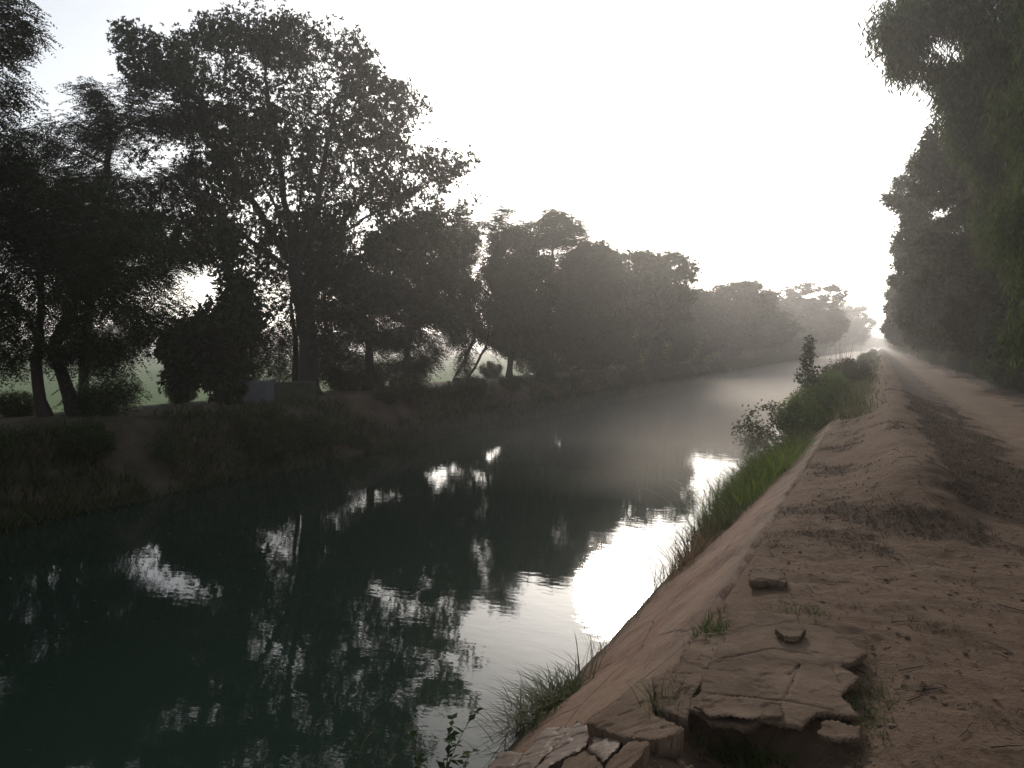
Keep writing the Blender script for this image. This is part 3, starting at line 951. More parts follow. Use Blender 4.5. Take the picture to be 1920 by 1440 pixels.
# tufts round the slab
GT = 'tufts round the broken slab'
grass_thing('grass_tuft', 'small green tuft at the far left corner of the big slab', 'grass tuft', (-0.86, 4.55, 0), 260, 0.05, 0.11, 0.005, 'grass_weed', 0.6, 0.7, GT, 2.4)
grass_thing('grass_tuft', 'low green tuft at the far edge of the slab beside the round stone', 'grass tuft', (-0.40, 5.05, 0.03), 170, 0.08, 0.06, 0.005, 'grass_weed', 0.6, 0.7, GT, 0.7)
grass_thing('grass_tuft', 'loose tuft with tall stalks at the near left corner of the slab', 'grass tuft', (-0.84, 3.55, 0), 200, 0.06, 0.14, 0.0045, 'grass_dull', 0.6, 0.7, GT, 1.5)
grass_thing('grass_tuft', 'green tuft growing from the hollow under the near slab edge', 'grass tuft', (-0.50, 3.45, -0.1), 300, 0.10, 0.11, 0.006, 'grass_weed', 0.6, 0.7, GT, 0.5)
grass_thing('grass_tuft', 'dark straggling tuft along the broken right side of the slab', 'grass tuft', (-0.03, 3.95, -0.03), 420, 0.06, 0.09, 0.005, 'grass_dull', 0.6, 0.8, GT, 4)
grass_thing('grass_tuft', 'tiny green tuft alone on the bare earth right of the slab', 'grass tuft', (0.32, 5.05, 0.03), 90, 0.07, 0.06, 0.005, 'grass_dull', 0.7, 0.7, GT, 0.6)

# shrubs of the near bank
sh_a = make_shrub('shrub', 'a', 'shrub', 0.75, 1.5, 9000, 0.075, 'leaf_bush', natt=420)
sh_b = make_shrub('shrub', 'b', 'shrub', 0.85, 1.15, 2600, 0.08, 'leaf_mid', natt=260, spread=0.1)
sh_c = make_shrub('shrub', 'c', 'shrub', 0.30, 2.2, 1300, 0.11, 'leaf_mid', natt=240, spread=0.1, nst=2)
sh_d = make_shrub('shrub', 'd', 'shrub', 0.9, 1.2, 9000, 0.09, 'cover', natt=420)
NB = 'shrubs on the near canal edge'


def put(proto, first, x, yv, sc, lab, group, z=None, rz=None):
    p = (x, yv, near_pos(x, yv)[2] - 0.03 if z is None else z)
    rz = random.uniform(0, 6.28) if rz is None else rz
    if first:
        proto.location = p; proto.rotation_euler = (0, 0, rz); proto.scale = (sc,) * 3; proto['label'] = lab; proto['group'] = group
    else:
        copy_tree(proto, p, rz, sc, lab, group)


put(sh_a, True, -1.75, 20.3, 0.8, 'rounded bright leafy bush behind the tall grass on the near slope', NB)
put(sh_b, True, -2.45, 20.8, 1.25, 'lacy dark bush leaning out over the water beside the rounded bright bush', NB)
put(sh_c, True, -2.0, 26.0, 1.3, 'slender tall plant with tiers of leaves standing against the misty water', NB)
put(sh_a, False, -1.7, 24.0, 0.85, 'bush between the rounded bright bush and the slender tall plant', NB)
put(sh_a, False, -1.6, 29.5, 0.9, 'bush just behind the slender tall plant on the near slope', NB)
put(sh_b, False, -1.9, 35.0, 1.2, 'darker loose bush farther along the near slope below the reeds', NB)
for k in range(14):
    yv = 33 + k * 5 + k * k * 0.6
    put((sh_a, sh_d, sh_b)[k % 3], False if k else False, -1.7 + random.uniform(-0.3, 0.4), yv, random.uniform(0.7, 1.25), 'bush in the receding hazy fringe along the near canal edge', 'bushes of the receding near fringe')
mb = MB()
P = np.array([near_pos(-1.6 + RNG.normal() * 0.25, 42 + RNG.normal() * 1.5) for _ in range(26)])
blades(mb, P, RNG.uniform(2.2, 3.4, 26), 0.03, 0.08, 0.15)
tag(mb.build('reed_clump', M['grass_dry'], None, False, near_pos(-1.6, 42)), 'tall thin dry reeds sticking up above the near canal fringe', 'reeds')

# leafy shoots at the bottom edge of the picture
def shoot(label):
    root = empty('leafy_plant', (-2.15, 3.55, -1.08), label, 'plant')
    nodes, par = [], []
    st, lv = MB(), MB()
    for tx, ty, tz in ((-2.42, 3.75, -0.50), (-2.14, 3.78, -0.44), (-2.03, 3.85, -0.40), (-2.30, 3.65, -0.62), (-1.97, 3.7, -0.55), (-2.2, 3.9, -0.6)):
        a = np.array([-2.15, 3.55, -1.08]) + RNG.normal(size=3) * 0.03
        b = np.array([tx, ty, tz])
        k = 10
        pts = np.array([a + (b - a) * t + UP * 0.10 * math.sin(t * PI) for t in np.linspace(0, 1, k)])
        pr = np.arange(k) - 1
        tubes(st, pts, pr, np.linspace(0.004, 0.0015, k), np.ones(k))
        for t in range(3, k):
            n = 3
            D = unit(rnd_unit(n) * np.array([1, 1, 0.4]) + UP * 0.1)
            L = RNG.uniform(0.04, 0.075, n)
            leaves(lv, np.repeat(pts[t][None], n, 0), D, unit(UP + rnd_unit(n) * 0.4), L, L * 0.6, 0.1)
    st.build('stems', M['stem'], root, True, root.location)
    lv.build('leaves', M['leaf_mid'], root, False, root.location)


shoot('leafy green shoots rising from the water edge at the bottom of the picture')
for (sx_, sy_, hh) in ((-2.9, 3.55, 0.45), (-2.75, 3.7, 0.4), (-2.62, 3.75, 0.62), (-2.5, 3.8, 0.55), (-3.1, 4.2, 0.4), (-2.55, 3.5, 0.4)):
    k = 6
    pts = np.array([(sx_ + 0.12 * t * t, sy_, WATER - 0.05 + hh * (t - 0.2 * t ** 3)) for t in np.linspace(0, 1, k)])
    mb = MB()
    tubes(mb, pts, np.arange(k) - 1, np.linspace(0.0025, 0.0035, k), np.ones(k))
    tag(mb.build('reed_stalk', M['grass_dry'], None, True, (sx_, sy_, WATER)), 'thin rusty stalk standing in the water at the bottom edge', 'reed', 'stalks in the water at the bottom edge')

mb = MB()
n = 260
P = np.column_stack([RNG.uniform(-11.5, -2.4, n), 3 + 30 * RNG.uniform(0, 1, n) ** 1.3, np.full(n, WATER + 0.004)])
a = RNG.uniform(0, 2 * PI, n)
L = RNG.uniform(0.02, 0.06, n)
leaves(mb, P, np.column_stack([np.cos(a), np.sin(a), np.zeros(n)]), np.tile(UP, (n, 1)), L, L * 0.4)
tag(mb.build('floating_leaves', M['litter']), 'dead leaves drifting on the canal', None, None, 'stuff')

# verge grass on the near ridge beyond twenty metres: uncountable
mb = MB()
n = 16000
yy = 14 + 110 * RNG.uniform(0, 1, n) ** 1.7
xx = RNG.normal(-1.15, 0.42, n)
P = np.array([near_pos(a, b) for a, b in zip(xx, yy)])
k = np.array([fbm(a, b, 0.5, 3, 20) for a, b in zip(xx, yy)]) > -0.25 - 0.02 * (yy - 14)
k &= ~((yy < 19) & (xx > -1.3))
blades(mb, P[k], RNG.uniform(0.12, 0.45, k.sum()), 0.012 + 0.0004 * yy[k], 0.4, 0.7)
tag(mb.build('verge_grass', M['grass_dull']), 'dull green and brown grass on the ridge edge', None, None, 'stuff')
# dead low grass patches on the near earth
mb = MB()
pts = []
while len(pts) < 16000:
    a, b = RNG.uniform(-0.95, 2.3), 5 + 22 * RNG.uniform() ** 1.5
    if litter_mask(a, b) > 0.15 + 0.85 * RNG.uniform():
        pts.append((a, b, ground_z(a, b) - 0.005))
P = np.array(pts)
blades(mb, P, RNG.uniform(0.02, 0.075, len(P)), 0.004 + 0.0003 * P[:, 1], 0.9, 0.8)
tag(mb.build('dead_grass', M['litter']), 'short dead grass matted over the ridge', None, None, 'stuff')

# fallen leaves and twigs
mb = MB()
pts = []
while len(pts) < 12000:
    a, b = RNG.uniform(-0.9, 4.4), 2.2 + 14 * RNG.uniform() ** 1.6
    m_ = litter_mask(a, b)
    if RNG.uniform() < 0.16 + m_ * 0.84 and not (-0.85 < a < -0.05 and 3.5 < b < 5.1):
        pts.append((a, b, ground_z(a, b) + 0.006))
P = np.array(pts)
n = len(P)
a = RNG.uniform(0, 2 * PI, n)
D = np.stack([np.cos(a), np.sin(a), RNG.normal(0, 0.12, n)], 1)
L = RNG.uniform(0.015, 0.05, n)
leaves(mb, P, D, unit(UP + rnd_unit(n) * 0.25), L, L * RNG.uniform(0.15, 0.5, n))
tag(mb.build('leaf_litter', M['litter']), 'brown fallen leaves and bits of twig on the earth', None, None, 'stuff')
mb = MB()
for _ in range(320):
    a, b = RNG.uniform(-0.6, 4.2), 2.6 + 8 * RNG.uniform() ** 1.4
    if -0.85 < a < -0.05 and 3.5 < b < 5.1: continue
    an, ln = RNG.uniform(0, PI), RNG.uniform(0.04, 0.2)
    q = [np.array([a + math.cos(an) * ln * t + RNG.normal() * 0.006, b + math.sin(an) * ln * t, 0]) for t in (0, 0.5, 1)]
    for v in q: v[2] = ground_z(v[0], v[1]) + 0.008
    tubes(mb, np.array(q), np.array([-1, 0, 1]), np.array([0.003, 0.0026, 0.0018]), np.ones(3))
tag(mb.build('twig_litter', M['bark'], None, True), 'thin fallen twigs strewn over the earth', None, None, 'stuff')
mb = MB()
for _ in range(2600):
    a, b = RNG.uniform(-0.8, 4.2), 2.4 + 9 * RNG.uniform() ** 1.4
    if -0.85 < a < -0.05 and 3.5 < b < 5.1: continue
    s = 0.004 + 0.018 * RNG.uniform() ** 4
    c = np.array([a, b, ground_z(a, b) + s * 0.3])
    v = np.array([[1, 0, 0], [-0.9, 0.1, 0], [0, 1, 0], [0.1, -1, 0], [0, 0, 0.8], [0, 0, -0.8]]) * RNG.uniform(0.6, 1.4, (6, 1)) * s * np.array([1, 1, 0.6])
    mb.add(v + c, [(0, 2, 4), (2, 1, 4), (1, 3, 4), (3, 0, 4), (2, 0, 5), (1, 2, 5), (3, 1, 5), (0, 3, 5)])
M['pebble'] = rough_mat('pebble', [(0.3, (0.09, 0.06, 0.042)), (0.7, (0.19, 0.132, 0.094))], 9, 0.9, 0.2)
tag(mb.build('pebbles', M['pebble'], None, True), 'crumbs of earth and small pebbles', None, None, 'stuff')

# far bank cover
mb = MB()
n = 42000
yy = 3 + 150 * RNG.uniform(0, 1, n) ** 1.9
xx = RNG.uniform(-13.9, -12.0, n) + RNG.normal(size=n) * 0.12
P = np.array([(a, b, max(ground_z(a, b), WATER) - 0.02) for a, b in zip(xx, yy)])
k = np.array([fbm(a, b, 0.35, 3, 21) for a, b in zip(xx, yy)]) > -0.22
blades(mb, P[k], RNG.uniform(0.15, 0.5, k.sum()), 0.016 + 0.0005 * yy[k], 0.5, 0.8)
tag(mb.build('bank_grass', M['cover']), 'dark rank grass covering the far bank down to the water', None, None, 'stuff')
FB = 'bushes on the far bank slope'
put(sh_d, True, -12.8, 14.0, 0.8, 'low bush on the far bank slope above the water', FB, -0.7)
for k in range(60):
    yv = 5 + k * 1.5 + k * k * 0.035 + random.uniform(-0.6, 0.6)
    x = random.uniform(-13.6, -12.4)
    if 12 < yv < 18: x = -12.5
    put((sh_d, sh_b, sh_d)[k % 3], False, x, yv, random.uniform(0.35, 0.75), 'low bush on the far bank slope above the water', FB, max(ground_z(x, yv), WATER) - 0.05)
FU = 'bushes under the far bank trees'
for px_, sc_ in ((30, 0.5), (165, 0.6), (340, 0.5), (640, 0.55), (700, 0.7), (745, 0.6), (920, 0.7), (985, 1.0), (1020, 0.8), (1050, 1.0), (1100, 1.1), (1135, 1.0), (1170, 1.2)):
    dd_ = depth_at_x(px_, -17.6)
    b_ = at_depth(px_, 700, dd_)
    put((sh_d, sh_b)[px_ % 2], False, b_[0], b_[1], sc_, 'bush growing under the row of trees on the far bank', FU, ground_z(b_[0], b_[1]) - 0.05)
for k in range(46):
    yv = 50 + k * 2.4 + k * k * 0.09
    x = random.uniform(-17.5, -15.5)
    put((sh_d, sh_a)[k % 2], False, x, yv, random.uniform(1.4, 2.6), 'bush growing under the row of trees on the far bank', FU, ground_z(x, yv) - 0.05)
for k in range(16):
    yv = 360 + k * 34
    put((sh_d, sh_a)[k % 2], False, random.uniform(-17, -14), yv, random.uniform(3.5, 5.5), 'bush growing under the row of trees on the far bank', FU, -0.1)
RU = 'undergrowth bushes along the wood edge'
for k in range(34):
    yv = 5 + k * 2.2 + k * k * 0.05
    x = 5.2 + random.uniform(-0.3, 1.2)
    put((sh_d, sh_a, sh_b)[k % 3], False, x, yv, random.uniform(0.7, 1.4), 'undergrowth bush along the shaded edge of the wood', RU, ground_z(x, yv) - 0.05)

# ------------------------------------------------------------------ canal lining, slab, stones
def lining_material():
    m, nt, ns, lk = new_mat('lining')
    tc = nd(ns, 'ShaderNodeTexCoord')
    sx = nd(ns, 'ShaderNodeSeparateXYZ')
    lk.new(tc.outputs['Object'], sx.inputs[0])
    cb = nd(ns, 'ShaderNodeCombineXYZ')
    mx_ = nd(ns, 'ShaderNodeMath', operation='MULTIPLY'); mx_.inputs[1].default_value = 1.3
    lk.new(sx.outputs[0], mx_.inputs[0])
    lk.new(sx.outputs[1], cb.inputs[0]); lk.new(mx_.outputs[0], cb.inputs[1])

    def nz(sc, det=8):
        n = nd(ns, 'ShaderNodeTexNoise')
        n.inputs['Scale'].default_value = sc; n.inputs['Detail'].default_value = det; n.inputs['Roughness'].default_value = 0.68
        lk.new(tc.outputs['Object'], n.inputs['Vector'])
        return n.outputs['Fac']

    def mth(op, a, b=None, clamp=False):
        n = nd(ns, 'ShaderNodeMath', operation=op); n.use_clamp = clamp
        for k, v in enumerate((a, b)):
            if v is None: continue
            if isinstance(v, (int, float)): n.inputs[k].default_value = v
            else: lk.new(v, n.inputs[k])
        return n.outputs[0]

    def mix(f, a, b):
        n = nd(ns, 'ShaderNodeMix', data_type='RGBA')
        lk.new(f, n.inputs[0]); lk.new(a, n.inputs[6])
        if isinstance(b, tuple): n.inputs[7].default_value = (*b, 1)
        else: lk.new(b, n.inputs[7])
        return n.outputs[2]
    big, mid, fine, grain = nz(1.1), nz(4), nz(18), nz(80, 4)
    br = nd(ns, 'ShaderNodeTexBrick')
    br.inputs['Scale'].default_value = 1.0
    br.inputs['Brick Width'].default_value = 0.24
    br.inputs['Row Height'].default_value = 0.085
    br.inputs['Mortar Size'].default_value = 0.009
    br.inputs['Mortar Smooth'].default_value = 0.4
    br.inputs['Color1'].default_value = (0.19, 0.085, 0.055, 1)
    br.inputs['Color2'].default_value = (0.25, 0.13, 0.085, 1)
    br.inputs['Mortar'].default_value = (0.17, 0.12, 0.085, 1)
    lk.new(cb.outputs[0], br.inputs['Vector'])
    pl = ramp(ns, [(0.32, (0.155, 0.092, 0.060)), (0.5, (0.23, 0.142, 0.095)), (0.68, (0.30, 0.195, 0.135))])
    lk.new(mth('ADD', mth('MULTIPLY', mid, 0.5), mth('MULTIPLY', fine, 0.5)), pl.inputs[0])
    bare = mth('DIVIDE', mth('SUBTRACT', mth('ADD', mth('MULTIPLY', big, 0.75), mth('MULTIPLY', fine, 0.25)), 0.50), 0.06, True)
    c = mix(bare, pl.outputs[0], br.outputs['Color'])
    # cracks of the plaster skin
    vo = nd(ns, 'ShaderNodeTexVoronoi', feature='DISTANCE_TO_EDGE')
    vo.inputs['Scale'].default_value = 0.9
    wv = nd(ns, 'ShaderNodeMix', data_type='VECTOR')
    wv.inputs[0].default_value = 0.12
    nv = nd(ns, 'ShaderNodeTexNoise'); nv.inputs['Scale'].default_value = 3.0; nv.inputs['Detail'].default_value = 6
    lk.new(tc.outputs['Object'], nv.inputs['Vector'])
    lk.new(tc.outputs['Object'], wv.inputs[4]); lk.new(nv.outputs['Color'], wv.inputs[5])
    lk.new(wv.outputs[1], vo.inputs['Vector'])
    crack = mth('SUBTRACT', 1.0, mth('DIVIDE', vo.outputs['Distance'], 0.012, True))
    c = mix(mth('MULTIPLY', crack, 0.7), c, (0.04, 0.027, 0.02))
    # damp and algae stained band along the waterline
    band = mth('SUBTRACT', 1.0, mth('DIVIDE', mth('SUBTRACT', mth('ADD', sx.outputs[2], mth('MULTIPLY', mid, -0.16)), -1.20), 0.14, True))
    c = mix(mth('MULTIPLY', band, 0.8), c, (0.045, 0.042, 0.028))
    # soil washed down from the top
    soil = mth('DIVIDE', mth('SUBTRACT', mth('ADD', sx.outputs[2], mth('MULTIPLY', mth('SUBTRACT', big, 0.5), 1.2)), -0.32), 0.25, True)
    c = mix(mth('MULTIPLY', soil, mth('MULTIPLY', fine, 1.3)), c, (0.12, 0.08, 0.055))
    p = nd(ns, 'ShaderNodeBsdfPrincipled')
    p.inputs['Roughness'].default_value = 0.88
    p.inputs['Specular IOR Level'].default_value = 0.2
    lk.new(c, p.inputs['Base Color'])
    h = mth('ADD', mth('MULTIPLY', mid, 0.8), mth('ADD', mth('MULTIPLY', fine, 0.45), mth('MULTIPLY', grain, 0.18)))
    h = mth('SUBTRACT', h, mth('MULTIPLY', mth('MULTIPLY', br.outputs['Fac'], bare), 0.35))
    h = mth('SUBTRACT', mth('SUBTRACT', h, mth('MULTIPLY', crack, 0.4)), mth('MULTIPLY', bare, 0.25))
    b = nd(ns, 'ShaderNodeBump')
    b.inputs['Strength'].default_value = 0.9
    b.inputs['Distance'].default_value = 0.035
    lk.new(h, b.inputs['Height']); lk.new(b.outputs[0], p.inputs['Normal'])
    o = nd(ns, 'ShaderNodeOutputMaterial')
    lk.new(p.outputs[0], o.inputs['Surface'])
    return m


M['lining'] = lining_material()
M['slab'] = rough_mat('slab', [(0.3, (0.09, 0.060, 0.041)), (0.5, (0.155, 0.107, 0.074)), (0.7, (0.225, 0.162, 0.115))], 3.2, 0.95, 0.8, 48, spec=0.1, bdist=0.012)
M['stone_wet'] = rough_mat('stone_wet', [(0.3, (0.09, 0.06, 0.043)), (0.7, (0.18, 0.128, 0.096))], 6, 0.62, 0.35, 20, spec=0.25, bdist=0.02)
M['concrete'] = rough_mat('concrete', [(0.3, (0.085, 0.09, 0.095)), (0.7, (0.14, 0.145, 0.15))], 3, 0.9, 0.3, 20)
mb = MB()
lx = np.linspace(0, 1, 26)
ly = np.concatenate([np.arange(-4, 14, 0.08), np.arange(14, 60, 0.4), np.arange(60, 400, 8)])
lv = []
for yv in ly:
    e = 0.05 * fbm(0, yv, 0.9, 4, 30) + 0.025 * fbm(0, yv, 4.0, 3, 31)
    for t in lx:
        x = (-0.9 + e) + (-2.62 - (-0.9 + e)) * t
        z = lining_z(x) + 0.022 * fbm(x, yv, 1.3, 4, 32) - 0.02 * sstep(0.1, 0.2, fbm(x, yv, 0.8, 4, 33))
        if t == 0: z -= 0.09
        lv.append((x, yv, z))
ii = np.arange(len(ly) * 26).reshape(len(ly), 26)
mb.add(lv, np.stack([ii[:-1, :-1], ii[1:, :-1], ii[1:, 1:], ii[:-1, 1:]], -1).reshape(-1, 4))
tag(mb.build('bank_lining', M['lining'], None, True), 'reddish worn brick and plaster slope lining the near side of the canal', 'canal lining')


def slab(name, outline, ztop, thick, label, cat, mat='slab', group=None, tilt=(0, 0), rough=0.008, res=0.009, jag=0.018, cracks=(), flake=0.007, under=0.06):
    """broken flat block: jagged outline, worn layered top with cracks, undercut ragged sides"""
    out = [np.array(p, float) for p in outline]
    if sum(a[0] * b[1] - b[0] * a[1] for a, b in zip(out, out[1:] + out[:1])) < 0:
        out = out[::-1]
    poly = []
    for a, b in zip(out, out[1:] + out[:1]):
        L = np.linalg.norm(b - a)
        k = max(2, int(L / 0.012))
        nrm = np.array([b[1] - a[1], a[0] - b[0]]) / max(L, 1e-6)
        for i in range(k):
            q = a + (b - a) * i / k
            w_ = min(1, 4 * min(i, k - i) / k + 0.2)
            poly.append(q + nrm * jag * w_ * (fbm(q[0], q[1], 9, 4, 41) + 0.6 * round(2 * fbm(q[0], q[1], 14, 2, 44)) / 2))
    poly = np.array(poly)
    c = poly.mean(0)
    gx = np.arange(poly[:, 0].min() - res, poly[:, 0].max() + 2 * res, res)
    gy = np.arange(poly[:, 1].min() - res, poly[:, 1].max() + 2 * res, res)
    PXX, PYY = np.meshgrid(gx, gy)
    cx_, cy_ = PXX[:-1, :-1] + res / 2, PYY[:-1, :-1] + res / 2
    ins = np.zeros(cx_.shape, bool)
    for (ax, ay), (bx, by) in zip(poly, np.roll(poly, -1, 0)):
        if ay == by: continue
        hit = ((ay > cy_) != (by > cy_)) & (cx_ < (bx - ax) * (cy_ - ay) / (by - ay) + ax)
        ins ^= hit
    nxx = len(gx)
    jj, ii = np.where(ins)
    v00 = jj * nxx + ii
    cells = np.stack([v00, v00 + 1, v00 + nxx + 1, v00 + nxx], 1)
    usedv = np.unique(cells)
    remap = np.full(PXX.size, -1)
    remap[usedv] = np.arange(len(usedv))
    cells = remap[cells]
    XY = np.stack([PXX.ravel()[usedv], PYY.ravel()[usedv]], 1)
    es = {}
    for f in cells:
        for a, b in zip(f, np.roll(f, -1)):
            es[(int(a), int(b))] = 1
    bed = [(a, b) for (a, b) in es if (b, a) not in es]
    bv = sorted({a for a, b in bed} | {b for a, b in bed})
    for v in bv:
        XY[v] = poly[np.argmin(((poly - XY[v]) ** 2).sum(1))]
    dm = np.sqrt(((XY[:, None] - poly[None, ::2]) ** 2).sum(2)).min(1)
    Z = np.zeros(len(XY))
    for n_, (x, y_) in enumerate(XY):
        z = ztop + tilt[0] * (x - c[0]) + tilt[1] * (y_ - c[1]) + rough * 0.8 * fbm(x, y_, 3.0, 5, 40) + rough * 0.25 * fbm(x, y_, 18, 3, 42)
        z -= flake * sstep(0.10, 0.125, fbm(x, y_, 4.2, 3, 43)) + flake * 0.7 * sstep(0.22, 0.24, fbm(x, y_, 6.5, 3, 45))
        Z[n_] = z
    Z -= 0.007 * np.clip(1 - dm / 0.014, 0, 1) ** 2
    for cr in cracks:
        for a, b in zip(cr[:-1], cr[1:]):
            a, b = np.array(a), np.array(b)
            ab = b - a
            t = np.clip(((XY - a) @ ab) / (ab @ ab), 0, 1)
            dd = np.linalg.norm(XY - (a + t[:, None] * ab), axis=1)
            Z -= 0.008 * np.exp(-(dd / 0.006) ** 2)
    V = [np.column_stack([XY, Z])]
    nb = len(XY)
    bi = {v: k for k, v in enumerate(bv)}
    dirc = unit(c - XY[bv])
    for fz, ins_ in ((0.3, 0.004), (0.65, under * 0.45), (1.0, under)):
        q = XY[bv] + dirc * (ins_ + RNG.uniform(-0.3, 0.5, (len(bv), 1)) * 0.012)
        V.append(np.column_stack([q, Z[bv] - thick * fz]))
    Fq = [cells]
    m_ = len(bv)
    side = []
    for a, b in bed:
        ra, rb = a, b
        for l in range(3):
            na, nb_ = nb + l * m_ + bi[a], nb + l * m_ + bi[b]
            side.append((rb, ra, na, nb_))
            ra, rb = na, nb_
    Fq.append(np.array(side))
    mb = MB()
    mb.add(np.concatenate(V), np.concatenate(Fq))
    o = mb.build(name, M[mat], None, True, (c[0], c[1], ztop - thick))
    o.data.set_sharp_from_angle(angle=R(42))
    return tag(o, label, cat, group)


def G(px, py, z):
    """point of the plane at height z seen at photo pixel px,py"""
    r = ray(px, py)
    t = (z - CZ) / r.z
    return (r.x * t, r.y * t)


zt_ = 0.045
slab('concrete_slab', [G(px, py, zt_) for px, py in ((1292, 1325), (1330, 1240), (1388, 1147), (1445, 1145), (1480, 1160), (1560, 1180), (1600, 1203), (1628, 1225), (1575, 1248), (1612, 1268), (1578, 1300), (1612, 1340), (1530, 1335), (1505, 1362), (1430, 1345), (1395, 1363), (1330, 1352))],
     zt_, 0.065, 'large cracked flat slab with broken edges lying on the bank above a hollow', 'slab', rough=0.0045, under=0.08, flake=0.0035,
     cracks=[[G(1480, 1265, zt_), G(1500, 1245, zt_), G(1488, 1275, zt_), G(1470, 1310, zt_)], [G(1330, 1300, zt_), G(1400, 1306, zt_), G(1475, 1312, zt_), G(1560, 1330, zt_)], [G(1560, 1250, zt_), G(1590, 1300, zt_)], [G(1350, 1235, zt_), G(1450, 1215, zt_), G(1520, 1225, zt_)]])
slab('concrete_slab', [G(px, py, 0.075) for px, py in ((1404, 1086), (1410, 1062), (1440, 1058), (1472, 1070), (1474, 1088), (1440, 1084))], 0.07, 0.075,
     'small broken slab end half buried in the earth beyond the large slab', 'slab')
slab('flat_stone', [G(px, py, 0.075) for px, py in ((1452, 1182), (1465, 1172), (1495, 1172), (1512, 1183), (1500, 1195), (1470, 1195))], 0.085, 0.032,
     'small round flat stone lying on the far part of the large slab', 'stone', 'slab', rough=0.004, res=0.006, jag=0.006, flake=0.002, under=0.01)
slab('flat_stone', [G(px, py, 0.07) for px, py in ((1300, 1322), (1335, 1300), (1400, 1302), (1465, 1315), (1470, 1340), (1400, 1350), (1330, 1345))], 0.074, 0.022,
     'thin flaking plate of plaster lifting off the near edge of the large slab', 'stone', 'slab', rough=0.006, tilt=(0.0, -0.06))
slab('flat_stone', [G(px, py, 0.06) for px, py in ((1540, 1345), (1560, 1338), (1615, 1352), (1612, 1372), (1575, 1375), (1535, 1362))], 0.045, 0.05,
     'broken corner piece sagging off the near right end of the large slab', 'stone', rough=0.008)
GS = 'blocks of the broken lining edge'


def on_plane(px, py, z0, tx, x0):
    r = ray(px, py)
    t = (z0 - tx * x0 - CZ) / (r.z - tx * r.x)
    return (r.x * t, r.y * t)


def lin_block(pix, tx, lift, thick, label, mat='slab', rough=0.008, ty=0.0):
    """block of the broken lining: its top passes through a point lifted off the slope and has its own, flatter tilt"""
    cpx = sum(p[0] for p in pix) / len(pix); cpy = sum(p[1] for p in pix) / len(pix)
    cx, cyy = on_plane(cpx, cpy, 0.012 + lift, 0.8326, -0.9)
    cz = 0.012 + lift + 0.8326 * (cx + 0.9)
    if cz > 0.022:
        cz = 0.022
        cx, cyy = on_plane(cpx, cpy, cz, 0.0, 0.0)
    pts = [on_plane(px, py, cz, tx, cx) for px, py in pix]
    mx = sum(p[0] for p in pts) / len(pts)
    slab('stone_block', pts, cz + tx * (mx - cx), thick, label, 'stone block', mat, GS, (tx, ty), rough, flake=0.006, under=0.03, jag=0.012)


lin_block([(1388, 1178), (1314, 1188), (1287, 1212), (1258, 1264), (1222, 1268), (1232, 1325), (1290, 1345), (1297, 1302), (1352, 1235)], 0.12, 0.025, 0.14, 'wide broken block between the large slab and the red slope')
lin_block([(1216, 1272), (1196, 1270), (1176, 1292), (1156, 1310), (1120, 1336), (1098, 1347), (1168, 1374), (1236, 1378), (1286, 1360), (1228, 1334)], 0.42, 0.06, 0.13, 'broken block with dark triangular notch below the wide block')
lin_block([(1081, 1354), (1107, 1370), (1097, 1399), (1056, 1419), (1023, 1445), (1001, 1445), (1037, 1405)], 0.5, 0.05, 0.16, 'sunlit stone step in the middle of the lower flight by the water', 'stone_wet', 0.01)
lin_block([(1023, 1361), (1070, 1362), (1042, 1399), (996, 1445), (955, 1445), (988, 1405)], 0.5, 0.05, 0.16, 'sunlit lower stone step next to the spiky clump', 'stone_wet', 0.01)
lin_block([(937, 1411), (986, 1411), (955, 1445), (930, 1475), (890, 1480), (915, 1435)], 0.5, 0.05, 0.2, 'lowest stone step touching the water at the bottom edge', 'stone_wet', 0.01)
lin_block([(1113, 1378), (1169, 1376), (1159, 1401), (1130, 1428), (1101, 1399)], 0.5, 0.04, 0.15, 'small bright block with a sunlit worn top above the steps', 'stone_wet', 0.01)
lin_block([(1099, 1402), (1131, 1431), (1100, 1475), (1030, 1480), (1058, 1425)], 0.9, 0.05, 0.15, 'dark tilted block at the bottom edge below the small bright block', 'slab', 0.01)
lin_block([(1179, 1384), (1220, 1388), (1165, 1445), (1150, 1480), (1105, 1480), (1135, 1432), (1156, 1408)], 0.8, 0.09, 0.2, 'upright edged block beside the hollow at the bottom edge', 'slab', 0.012)

# parapet on the far bank
d = depth_at_x(485, -15.2)
a0, a1 = at_depth(456, 756, d), at_depth(514, 755, d)
PZB = ground_z(a0[0], a0[1])
root = empty('concrete_parapet', (a0[0], a0[1], PZB), 'low grey concrete parapet standing under the big tree on the far bank', 'parapet')


def box(mb, o, u, v, lx_, ly_, z0, z1, bev=0.015):
    u, v = np.asarray(u), np.asarray(v)
    V = []
    for z, k in ((z0, 0), (z1 - bev, 0), (z1, bev)):
        for (s, t) in ((k, k), (lx_ - k, k), (lx_ - k, ly_ - k), (k, ly_ - k)):
            q = o + u * s + v * t
            V.append((q[0], q[1], z))
    Fq = [(l * 4 + i, l * 4 + (i + 1) % 4, (l + 1) * 4 + (i + 1) % 4, (l + 1) * 4 + i) for l in range(2) for i in range(4)] + [(8, 9, 10, 11)]
    mb.add(V, Fq)


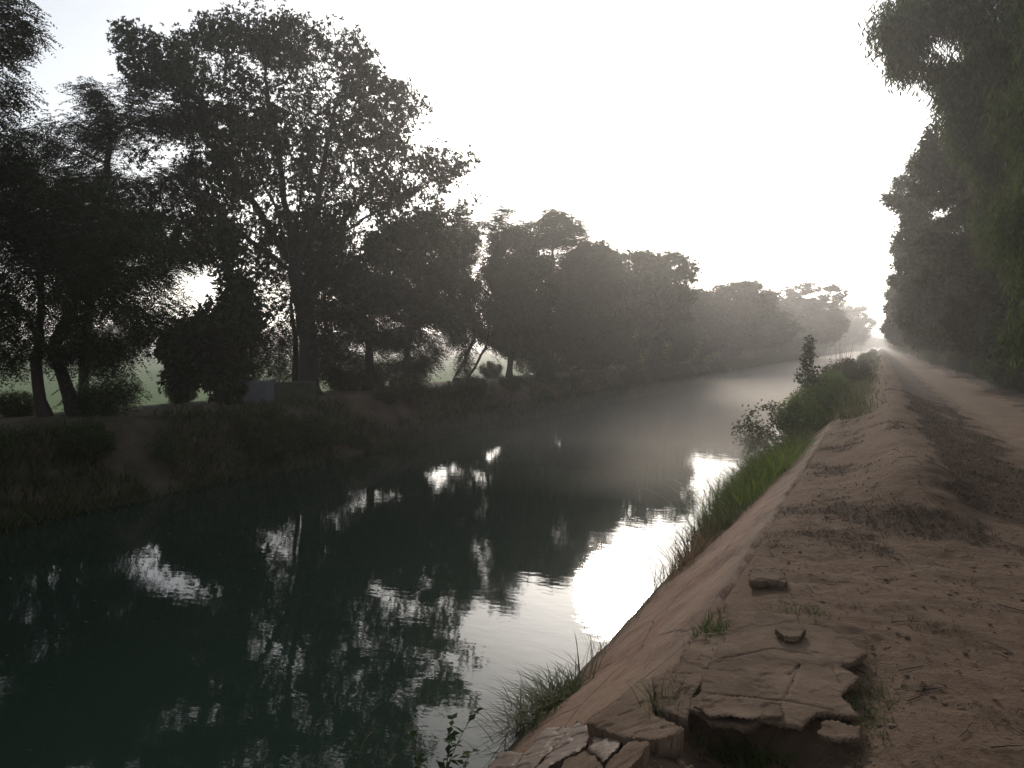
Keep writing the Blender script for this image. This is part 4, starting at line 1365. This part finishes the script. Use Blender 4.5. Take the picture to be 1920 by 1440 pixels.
o2 = np.array([a0[0], a0[1], 0])
mb = MB(); box(mb, o2, RHT, FWD, 0.84, 0.22, PZB - 0.2, PZB + 0.60); mb.build('wall', M['concrete'], root, False, root.location)
mb = MB(); box(mb, o2 + RHT * 0.845, unit(RHT * 0.95 + FWD * 0.3), unit(FWD * 0.95 - RHT * 0.3), 1.1, 0.5, PZB - 0.2, PZB + 0.55); mb.build('wing_wall', M['moss'], root, False, root.location)
mb = MB(); box(mb, o2 + RHT * 0.76 - FWD * 0.02, RHT, FWD, 0.08, 0.26, PZB + 0.602, PZB + 0.65); mb.build('coping', M['concrete'], root, False, root.location)

# overhead wires
for (pl, pr, lab) in (((1585, 582), (1662, 571), 'upper thin power cable crossing the sky gap at the end of the canal'), ((1588, 590), (1662, 583), 'lower thin power cable crossing the sky gap at the end of the canal')):
    A, B = at_depth(pl[0], pl[1], 185), at_depth(pr[0], pr[1], 165)
    A2 = A + (A - B) * 0.9
    B2 = B + (B - A) * 0.7
    pts = np.array([A2 + (B2 - A2) * t - UP * 0.5 * math.sin(t * PI) for t in np.linspace(0, 1, 14)])
    mb = MB(); tubes(mb, pts, np.arange(14) - 1, np.full(14, 0.06), np.ones(14))
    tag(mb.build('power_cable', M['wire'], None, True, pts[7]), lab, 'cable')

# ------------------------------------------------------------------ haze
def vol_box(name, x0, x1, y0, y1, z0, z1, dens, col, ani, label):
    m, nt, ns, lk = new_mat(name + '_air')
    v = nd(ns, 'ShaderNodeVolumePrincipled')
    v.inputs['Density'].default_value = dens
    v.inputs['Color'].default_value = (*col, 1)
    v.inputs['Anisotropy'].default_value = ani
    o = nd(ns, 'ShaderNodeOutputMaterial')
    lk.new(v.outputs[0], o.inputs['Volume'])
    try: m.cycles.homogeneous_volume = True
    except Exception: pass
    mb = MB()
    V = [(x, y_, z) for z in (z0, z1) for (x, y_) in ((x0, y0), (x1, y0), (x1, y1), (x0, y1))]
    mb.add(V, [(3, 2, 1, 0), (4, 5, 6, 7), (0, 1, 5, 4), (1, 2, 6, 5), (2, 3, 7, 6), (3, 0, 4, 7)])
    tag(mb.build(name, m), label, None, None, 'stuff')


vol_box('haze', -1620, 1620, -70, 1670, -3.6, 20, 0.0017, (0.97, 0.96, 0.96), 0.74, 'thin morning haze')

vol_box('mist', -12.2, -2.3, 17, 420, WATER + 0.02, WATER + 0.7, 0.027, (0.99, 0.94, 0.89), 0.76, 'low steam drifting on the water')
